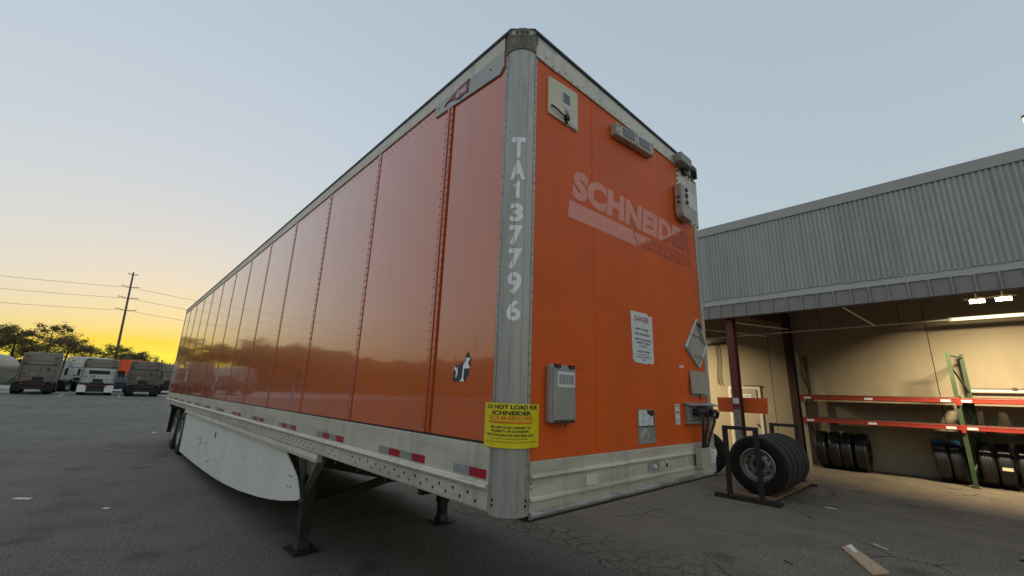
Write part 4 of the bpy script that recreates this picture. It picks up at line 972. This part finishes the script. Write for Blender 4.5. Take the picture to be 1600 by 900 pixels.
scrap([(.50, 5.95), (.66, 5.80), (.665, 5.815), (.51, 5.965)], 'thin pale sliver on the asphalt near the broken board')
ch = MB().extr([(1.74, 6.60, .006), (2.6, 6.62, .006), (2.6, 6.95, .006), (1.95, 6.80, .006)], (0, 0, .02)).build('rubber_mat', 'black_gasket'); tag(ch, 'thin black rubber mat at the right border of the photo', 'mat')
m = MB(); m.path([(-.06, 4.32, .008), (-.02, 4.28, .012), (.03, 4.27, .006)], .006, 6); tag(m.build('wire_bit', 'black_gasket'), 'tiny black wire bit on the asphalt at the bottom edge', 'litter', 'litter on the asphalt')

# ================================================================== YARD: tractors, tanker, far trailers
def tractor(x, y, label, cab='taupe_cab', h=3.62, rz=0, flaps='rubber', lower=None, sleeper=2.0, windows=False, stack=True, grp='parked truck tractors'):
    """truck tractor seen from behind; local +x points to its rear (towards the camera)"""
    t = empty('truck_tractor', (x, y, gz(x)), label, 'truck', grp, rz)
    lower = lower or cab; hw = 1.22
    b = lambda mb, n, mm, p=t, bv=0.: mb.build(n, mm, p, world_=False, bevel=bv)
    # chassis
    m = MB(); m.box(-6.6, 0, -.45, -.36, .78, 1.02); m.box(-6.6, 0, .36, .45, .78, 1.02); m.box(-.1, .02, -.45, .45, .80, 1.0); b(m, 'chassis', 'black_steel')
    b(MB().box(-1.9, -.9, -.48, .48, 1.05, 1.2), 'fifth_wheel', 'black_steel')
    for wx in (-.75, -2.05, -5.9):
        for s_ in (-1, 1):
            y0_ = s_*(hw-.16); w_ = .56 if wx > -5 else .3
            yy = s_*(hw-.02-w_/2)
            wl = b(tyre_mesh(w_, .51, .29, 'Y', 24, False), 'wheel', 'rubber'); wl.location = (wx, yy, .51)
            rl = b(MB().lathe([(.0, s_*w_*.2), (.2, s_*w_*.3), (.285, s_*w_*.44)], n=20), 'rim', 'rim_steel', wl)
    for s_ in (-1, 1):
        b(MB().box(-.16, -.13, s_*hw-.30*(s_ > 0)*2-.0, s_*hw+.60*(s_ < 0), .28, .92), 'mud_flap', flaps)
        b(MB().box(.0, .03, s_*.62-.12, s_*.62+.12, .84, .94), 'tail_light', 'tail_red')
    b(MB().box(-2.7, -.2, -hw+.1, hw-.1, 1.03, 1.06), 'deck_plate', 'black_steel')
    b(MB().box(-.35, -.25, -hw+.55, hw-.55, .40, .80), 'rear_crossmember', 'black_steel')
    for s_ in (-1, 1):
        for wx in (-.75, -2.05):
            m = MB(); pr = [(wx+.58*math.cos(a), .53+.58*math.sin(a)) for a in [R(25+q*26) for q in range(6)]]
            for (xa, za), (xb, zb) in zip(pr[:-1], pr[1:]): m.hexa([(xa, s_*.64, za), (xb, s_*.64, zb), (xb, s_*(hw+.02), zb), (xa, s_*(hw+.02), za), (xa, s_*.64, za+.02), (xb, s_*.64, zb+.02), (xb, s_*(hw+.02), zb+.02), (xa, s_*(hw+.02), za+.02)])
            b(m, 'fender', 'black_steel')
    # sleeper and cab
    xr = -3.0; xf = xr-sleeper
    b(MB().box(xf, xr, -hw, hw, 1.05, 2.55), 'sleeper', lower, bv=.08)
    b(MB().hexa([(xf, -hw, 2.54), (xr, -hw, 2.54), (xr, hw, 2.54), (xf, hw, 2.54), (xf+.1, -hw+.08, h), (xr-.05, -hw+.08, h), (xr-.05, hw-.08, h), (xf+.1, hw-.08, h)]), 'roof_fairing', cab, bv=.10)
    b(MB().hexa([(xf-1.7, -hw+.05, .9), (xf+.01, -hw+.02, .9), (xf+.01, hw-.02, .9), (xf-1.7, hw-.05, .9), (xf-1.1, -hw+.2, 2.6), (xf+.01, -hw+.05, 2.75), (xf+.01, hw-.05, 2.75), (xf-1.1, hw-.2, 2.6)]), 'cab', lower, bv=.08)
    b(MB().hexa([(xf-3.3, -.95, .8), (xf-1.6, -1.1, .8), (xf-1.6, 1.1, .8), (xf-3.3, .95, .8), (xf-3.2, -.8, 1.55), (xf-1.6, -1.0, 1.85), (xf-1.6, 1.0, 1.85), (xf-3.2, .8, 1.55)]), 'bonnet', lower, bv=.1)
    b(MB().box(xf-1.45, xf-.75, -hw-.0, hw+.0, 1.75, 2.4), 'side_window', 'glass_dark')
    for s_ in (-1, 1):
        b(MB().hexa([(xr-.02, s_*hw-.03, 1.1), (xr+.55, s_*(hw+.01)-.03, 1.1), (xr+.55, s_*(hw+.01)+.03, 1.1), (xr-.02, s_*hw+.03, 1.1), (xr-.02, s_*(hw-.02)-.03, h-.1), (xr+.4, s_*(hw)-.03, h-.15), (xr+.4, s_*(hw)+.03, h-.15), (xr-.02, s_*(hw-.02)+.03, h-.1)]), 'side_extender', cab)
        m = MB(); m.bar((xf-1.0, s_*hw, 2.2), (xf-1.0, s_*(hw+.28), 2.25), .04, .04); m.box(xf-1.1, xf-.9, s_*(hw+.33)-.1, s_*(hw+.33)+.1, 1.75, 2.45); b(m, 'mirror', 'black_steel')
        b(MB().box(xf+.2, xr-.1, s_*(hw-.22)-.24, s_*(hw-.22)+.24, .42, 1.0), 'fuel_tank', 'black_steel', bv=.06)
    # back-of-cab details
    for zz in (1.45, 2.05, 2.95): b(MB().box(xr, xr+.010, -hw+.10, hw-.10, zz, zz+.018), 'panel_line', 'black_gasket')
    for yy in (-.62, .02, .58): b(MB().box(xr, xr+.010, yy, yy+.016, 1.15, 2.5), 'panel_line', 'black_gasket')
    b(MB().box(xr, xr+.025, -.55, -.25, 1.62, 1.85), 'access_hatch', 'grey_steel'); b(MB().box(xr, xr+.025, .40, .62, 2.12, 2.28), 'access_hatch', 'black_steel')
    b(MB().box(xr+.06, xr+.9, -.55, .55, 1.10, 1.14), 'catwalk', 'grey_steel')
    b(MB().box(xr, xr+.012, -hw+.05, hw-.05, 2.535, 2.555), 'panel_seam', 'black_gasket')
    for yy, zz in ((-.9, 3.3), (.85, 3.25), (-.95, 2.75), (.9, 2.7), (-.9, 1.7)): b(MB().box(xr, xr+.03, yy-.14, yy+.14, zz-.025, zz+.025), 'grab_clip', 'black_steel')
    b(MB().box(xr, xr+.05, -.35, .35, 1.15, 1.5), 'service_panel', 'black_steel')
    if windows: b(MB().box(xr, xr+.02, -.75, .75, 1.95, 2.3), 'rear_window', 'glass_dark', bv=.01)
    m = MB()
    for yy in (-.3, 0., .3): m.path([(xr+.05, yy, 1.5), (xr+.35, yy*.8, 1.25), (xr+.7, yy*.5, 1.3), (xr+1.0, yy*.4, 1.1)], .025, 6)
    b(m, 'air_lines', 'black_gasket')
    if stack: b(MB().tube((xr+.12, hw-.1, .9), (xr+.12, hw-.1, h+.25), .07, 10), 'exhaust_stack', 'grey_steel')
    for yy in (-.8, -.3, .3, .8): b(MB().box(xf+.3, xf+.42, yy-.06, yy+.06, h-.02, h+.06), 'roof_marker', 'amber_lens')
    return t
tractor(-54.0, -6.05, 'grey-brown truck tractor with a tall boxy sleeper, at far left of the row', 'taupe_cab', 3.70)
tractor(-54.0, -2.05, 'truck tractor with white lower cab, dark rear window and white mud flaps', 'taupe_cab', 3.45, flaps='white_paint', lower='white_cab', windows=True, stack=False)
tractor(-53.0, 1.30, 'dark brown-grey truck tractor nearest to the orange trailer', 'taupe_cab_b', 3.42)
tractor(-60.0, 3.9, 'pale grey truck tractor half hidden behind the orange trailer', 'taupe_cab', 3.4, stack=False)
tractor(-63.0, -5.6, 'white truck tractor standing at an angle behind the row', 'white_cab', 3.75, rz=R(-38), sleeper=2.6, windows=False, stack=False)
# dark pick-up truck between the tractors
pk = empty('pickup_truck', (-66, -.55, gz(-66)), 'dark blue pick-up truck parked between the tractors', 'truck', None, R(180))
def pb(mb, n, mm, bv=0.): return mb.build(n, mm, pk, world_=False, bevel=bv)
pb(MB().box(-2.7, 2.7, -.98, .98, .5, 1.25), 'body', 'blue_cab', .1)
pb(MB().hexa([(-1.2, -.92, 1.24), (1.4, -.92, 1.24), (1.4, .92, 1.24), (-1.2, .92, 1.24), (-.9, -.75, 2.0), (.7, -.75, 2.0), (.7, .75, 2.0), (-.9, .75, 2.0)]), 'cabin', 'blue_cab', .08)
pb(MB().hexa([(1.2, -.8, 1.3), (1.42, -.8, 1.3), (1.42, .8, 1.3), (1.2, .8, 1.3), (.72, -.7, 1.93), (.80, -.7, 1.93), (.80, .7, 1.93), (.72, .7, 1.93)]), 'windscreen', 'glass_dark')
for s_ in (-1, 1):
    pb(MB().box(2.68, 2.74, s_*.75-.17, s_*.75+.17, .95, 1.12), 'headlight', 'white_vinyl')
    for wx in (-1.7, 1.75):
        w = pb(tyre_mesh(.26, .40, .22, 'Y', 20, False), 'wheel', 'rubber'); w.location = (wx, s_*.86, .40)
pb(MB().box(2.66, 2.76, -.9, .9, .52, .7), 'bumper', 'rim_steel', .03)
# tanker at the far left
tk = empty('tank_trailer', (-68, -10.1, gz(-68)), 'rounded grey tank trailer cut by the left edge of the photo', 'trailer', None, R(-8))
m = MB(); m.lathe([(.0, 8.2), (.8, 8.1), (1.25, 7.85), (1.45, 7.4), (1.5, 7.0), (1.5, -1.), (1.2, -1.3), (0, -1.4)], (0, 0, 2.05), 'X', 28); m.build('tank', 'grey_tank', tk, True, world_=False)
MB().box(0, 8.0, -.5, .5, .62, .8).build('frame', 'black_steel', tk, world_=False)
for wx in (5.5, 6.8):
    for s_ in (-1, 1):
        w = tyre_mesh(.5, .51, .29, 'Y', 20, False).build('wheel', 'rubber', tk, world_=False); w.location = (wx, s_*.95, .51)
for s_ in (-1, 1): MB().box(7.7, 7.73, s_*.95-.3, s_*.95+.3, .3, .95).build('mud_flap', 'rubber', tk, world_=False)
MB().box(7.9, 8.0, -1.1, 1.1, .62, .78).build('bumper', 'grey_steel', tk, world_=False)
MB().box(8.17, 8.2, .55, .85, 1.7, 2.2).build('reflector_plate', 'white_paint', tk, world_=False)
# far parked box trailers
def far_trailer(x, y, rz, mname, label, ln=12):
    t = empty('box_trailer', (x, y, gz(x)), label, 'trailer', 'box trailers in the far yard', rz)
    MB().box(-ln, 0, -1.28, 1.28, 1.15, 4.0).build('box', mname, t, world_=False, bevel=.03)
    MB().box(.0, .03, -1.2, 1.2, 1.2, 3.9).build('rear_door', mname, t, world_=False)
    MB().box(-ln, 0, -1.29, 1.29, 1.05, 1.15).build('bottom_rail', 'alum', t, world_=False)
    m = MB(); m.box(-.1, 0, -1.0, 1.0, .5, .6); m.box(-.1, 0, -.7, -.6, .6, 1.05); m.box(-.1, 0, .6, .7, .6, 1.05); m.build('bumper', 'black_steel', t, world_=False)
    for wx in (-2., -3.25):
        for s_ in (-1, 1):
            w = tyre_mesh(.5, .51, .29, 'Y', 18, False).build('wheel', 'rubber', t, world_=False); w.location = (wx, s_*.98, .51)
    m = MB()
    for s_ in (-1, 1): m.box(-ln+2.5, -ln+2.65, s_*.9-.08, s_*.9+.08, .02, 1.05)
    m.build('landing_leg', 'black_steel', t, world_=False)
    return t
far_trailer(-78, 1.0, R(4), 'yard_orange', 'small bright orange trailer end seen between the tractors')

# ------------------------------------------------------------------ berm, trees, pole
m = MB(); vs = []; n = 60
for i in range(n+1):
    y = -150+i*5; h = 3.7+.5*math.sin(i*1.3)+rnd.uniform(-.25, .25)
    vs += [(-86, y, gz(-86)-.05), (-89, y, gz(-89)+h*.75), (-92, y, gz(-92)+h), (-99, y, gz(-99)+h*.8), (-106, y, gz(-106)-.05)]
m.add(vs, [(i*5+j, i*5+j+1, i*5+5+j+1, i*5+5+j) for i in range(n) for j in range(4)])
struct(m.build('embankment', 'berm_grass', smooth=True))
def tree_meshes(seed, h, spread, leaves, density, mname):
    r = random.Random(seed); tr = MB()
    top = Vector((r.uniform(-.4, .4), r.uniform(-.4, .4), h*.62))
    trunk = [Vector((0, 0, -.1)), Vector((r.uniform(-.1, .1), r.uniform(-.1, .1), h*.2)), Vector((top.x*.5, top.y*.5, h*.42)), top, Vector((top.x*1.4, top.y*1.4, h*.9))]
    tr.path(trunk, [.20, .16, .12, .08, .03], 7)
    tips = [(trunk[-1], .6)]
    for i in range(16):
        t = r.uniform(.25, .95); base = trunk[1].lerp(trunk[4], (t-.1)/.9)
        a = r.uniform(0, 6.28); ln = spread*r.uniform(.5, 1.)*(1.15-t*.75)
        tip = base+Vector((math.cos(a)*ln, math.sin(a)*ln, ln*r.uniform(.25, .8)))
        midp = base.lerp(tip, .5)+Vector((0, 0, -.08*ln))
        tr.path([base, midp, tip], [.07*(1.1-t), .04, .015], 5); tips.append((tip, ln*.42)); tips.append((midp, ln*.38))
        for k in range(3):
            b2 = base.lerp(tip, r.uniform(.4, .95)); a2 = a+r.uniform(-1.2, 1.2); l2 = ln*r.uniform(.25, .5)
            tp2 = b2+Vector((math.cos(a2)*l2, math.sin(a2)*l2, l2*r.uniform(.1, .9))); tr.path([b2, tp2], [.022, .008], 4); tips.append((tp2, ln*.30))
    lf = MB(); r.shuffle(tips); tips = tips[:max(4, int(len(tips)*density))]
    for i in range(leaves):
        c, rad = tips[i % len(tips)]; rad = max(rad, .35)
        d = Vector((r.gauss(0, 1), r.gauss(0, 1), r.gauss(0, .75)))*rad*.62
        p = c+d; s_ = r.uniform(.08, .20)
        u = Vector((r.uniform(-1, 1), r.uniform(-1, 1), r.uniform(-.7, .7))).normalized(); w = u.orthogonal().normalized()
        lf.add([p-u*s_, p-w*s_*.6, p+u*s_, p+w*s_*.6], [(0, 1, 2, 3)])
    return tr.mesh('trunk', 'bark'), lf.mesh('crown', mname)
PT = [tree_meshes(1, 8.5, 4.0, 4200, .9, 'leaf_olive'), tree_meshes(2, 10, 3.8, 2600, .7, 'leaf_olive'), tree_meshes(3, 8, 3.6, 2200, .8, 'leaf_brown'), tree_meshes(4, 7, 4.2, 4600, .9, 'leaf_olive'), tree_meshes(5, 9.5, 3.6, 1000, .7, 'leaf_brown')]
def tree(x, y, k, s_, rz, label, grp):
    t = empty('tree', (x, y, gz(x)+(1.8 if -99 < x < -88 else 0)), label, 'tree', grp, rz); t.scale = (s_, s_, s_*.77)
    mobj('trunk', PT[k][0], t); mobj('crown', PT[k][1], t)
G1 = 'trees behind the truck row'
for x, y, k, s_, lb in [(-96, -22, 0, 1., 'leafy tree outside the left edge, behind the tank trailer'), (-95, -16.0, 3, 1.12, 'dense low tree at the left edge of the photo behind the tank trailer'),
                        (-104, -13.2, 4, 1.15, 'tall sparse tree rising above the leftmost tractor'), (-94, -12.0, 0, .98, 'dense tree directly behind the leftmost tractor'),
                        (-98, -9.0, 1, 1.0, 'tall leafy tree between the leftmost tractor and the white tractor'), (-93, -6.6, 3, .98, 'round tree behind the white angled tractor'),
                        (-97, -4.2, 2, .80, 'thin-leaved tree just left of the utility pole'), (-93, -.6, 0, .72, 'dark tree at the foot of the utility pole'),
                        (-98, 1.6, 3, .74, 'bushy tree right of the utility pole'), (-108, 5.2, 4, .80, 'sparse tree far right of the pole, against the yellow sky'),
                        (-102, 8.2, 2, .82, 'thin tree next to the far end of the orange trailer'), (-95, 11.0, 3, .78, 'dark low tree touching the far end of the orange trailer'), (-95, 16.0, 0, .9, 'tree hidden behind the far end of the orange trailer')]:
    tree(x, y, k, s_, rnd.random()*6, lb, G1)
# the wood across the yard, behind the camera: it shows only as a mirror image in the glossy side
m = MB(); vs = []; k_ = 90
for i in range(k_+1):
    a = R(188+i*120/k_); d_ = 97; x, y = math.cos(a)*d_, math.sin(a)*d_-3; h = 9.0+rnd.uniform(-1., 1.1)+.9*math.sin(i*.31)
    vs += [(x, y, 0), (x, y, h), (x*1.06, y*1.06, h*.9), (x*1.06, y*1.06, 0)]
m.add(vs, [(i*4+j, i*4+j+1, i*4+4+j+1, i*4+4+j) for i in range(k_) for j in range(3)])
for i in range(26):
    a = R(190+i*4.4+rnd.uniform(-1, 1)); d_ = 92+rnd.uniform(-4, 4); o_ = Vector((math.cos(a)*d_, math.sin(a)*d_-3, 0)); sc_ = rnd.uniform(.85, 1.2)
    me = PT[rnd.choice((0, 3, 1, 3))][1]; c_, s_ = math.cos(i*1.7)*sc_, math.sin(i*1.7)*sc_
    vv = [(o_.x+v.co.x*c_-v.co.y*s_, o_.y+v.co.x*s_+v.co.y*c_, v.co.z*sc_) for v in me.vertices[:14000]]
    m.add(vv, [(4*q, 4*q+1, 4*q+2, 4*q+3) for q in range(len(vv)//4)])
o = m.build('far_wood', 'leaf_dark', kind='stuff'); o['label'] = 'dark far wood across the yard, mirrored in the trailer side'; o['category'] = 'wood'
# utility pole line
PX = -100.
def pole(y, label):
    p = empty('utility_pole', (PX, y, gz(PX)), label, 'utility pole', 'poles of the power line')
    MB().tube((0, 0, -.1), (0, -.75, 20.2), .23, 10, .13).build('mast', 'wood_pole', p, world_=False)
    for z, l_ in ((19.9, 1.1), (17.6, 1.9), (15.6, 2.2), (13.4, 2.3)):
        for s_ in (-1, 1):
            yo = -.75*z/20.2; m = MB(); m.bar((0, yo, z-.25), (0, yo+s_*l_*.6, z+.02), .09, .10); m.tube((0, yo+s_*l_*.6, z), (0, yo+s_*l_*.61, z-.22), .05, 6); m.build('davit_arm', 'wood_pole', p, world_=False)
pole(-.75, 'tall wooden utility pole with paired arms rising behind the tractors')
pole(-78, 'next utility pole to the left, outside the photo'); pole(80, 'next utility pole hidden behind the orange trailer')
for z, l_ in ((17.6, 1.15), (15.6, 1.3), (13.4, 1.4)):
    for ya, yb in ((-78, -1.3), (-1.3, 80)):
        o_ = -l_ if ya < -10 else l_
        p_ = []
        for i in range(25):
            t = i/24; p_.append((PX, (ya+.0)*(1-t)+yb*t + (o_*(1-abs(2*t-1)*0)) if False else ya*(1-t)+yb*t, gz(PX)+z-.22-3.2*4*t*(1-t)*.55))
        w = MB().path(p_, .026, 5).build('power_line', 'wire')
        tag(w, '%s power line strung %s of the utility pole' % ({17.6: 'top', 15.6: 'middle', 13.4: 'lowest'}[z], 'left' if ya < -10 else 'right'), 'power line', 'power lines')
# painted bay lines between the tractors
for i, y in enumerate((-8.1, -4.1, -.3, 3.2)):
    o = MB().hexa([(-60, y-.07, gz(-60)+.006), (-50, y-.07, gz(-50)+.006), (-50, y+.07, gz(-50)+.006), (-60, y+.07, gz(-60)+.006), (-60, y-.07, gz(-60)+.010), (-50, y-.07, gz(-50)+.010), (-50, y+.07, gz(-50)+.010), (-60, y+.07, gz(-60)+.010)]).build('road_marking', 'paint_line'); struct(o)
# street lamp whose head glows at the right edge above the workshop
sl = empty('street_lamp', (6.25, 30., 0), 'glowing lamp on a tall post above the workshop roof at the right edge', 'street lamp')
MB().tube((0, 0, 0), (0, 0, 15.850), .11, 10, .07).build('post', 'grey_steel', sl, world_=False)
MB().bar((0, 0, 15.800), (-.35, -.55, 16.000), .06, .06).build('arm', 'grey_steel', sl, world_=False)
MB().hexa([(-.70, -.85, 15.870), (-.25, -.95, 15.870), (-.15, -.35, 15.910), (-.60, -.30, 15.910), (-.66, -.80, 16.050), (-.30, -.88, 16.050), (-.20, -.4, 16.070), (-.55, -.36, 16.070)]).build('lamp_head', 'lamp_body', sl, world_=False)
MB().hexa([(-.66, -.92, 15.730), (-.28, -1.0, 15.730), (-.20, -.42, 15.730), (-.56, -.36, 15.730), (-.66, -.87, 15.865), (-.28, -.95, 15.865), (-.18, -.40, 15.865), (-.58, -.34, 15.865)]).build('lamp_glass', 'lamp_lit_far', sl, world_=False)
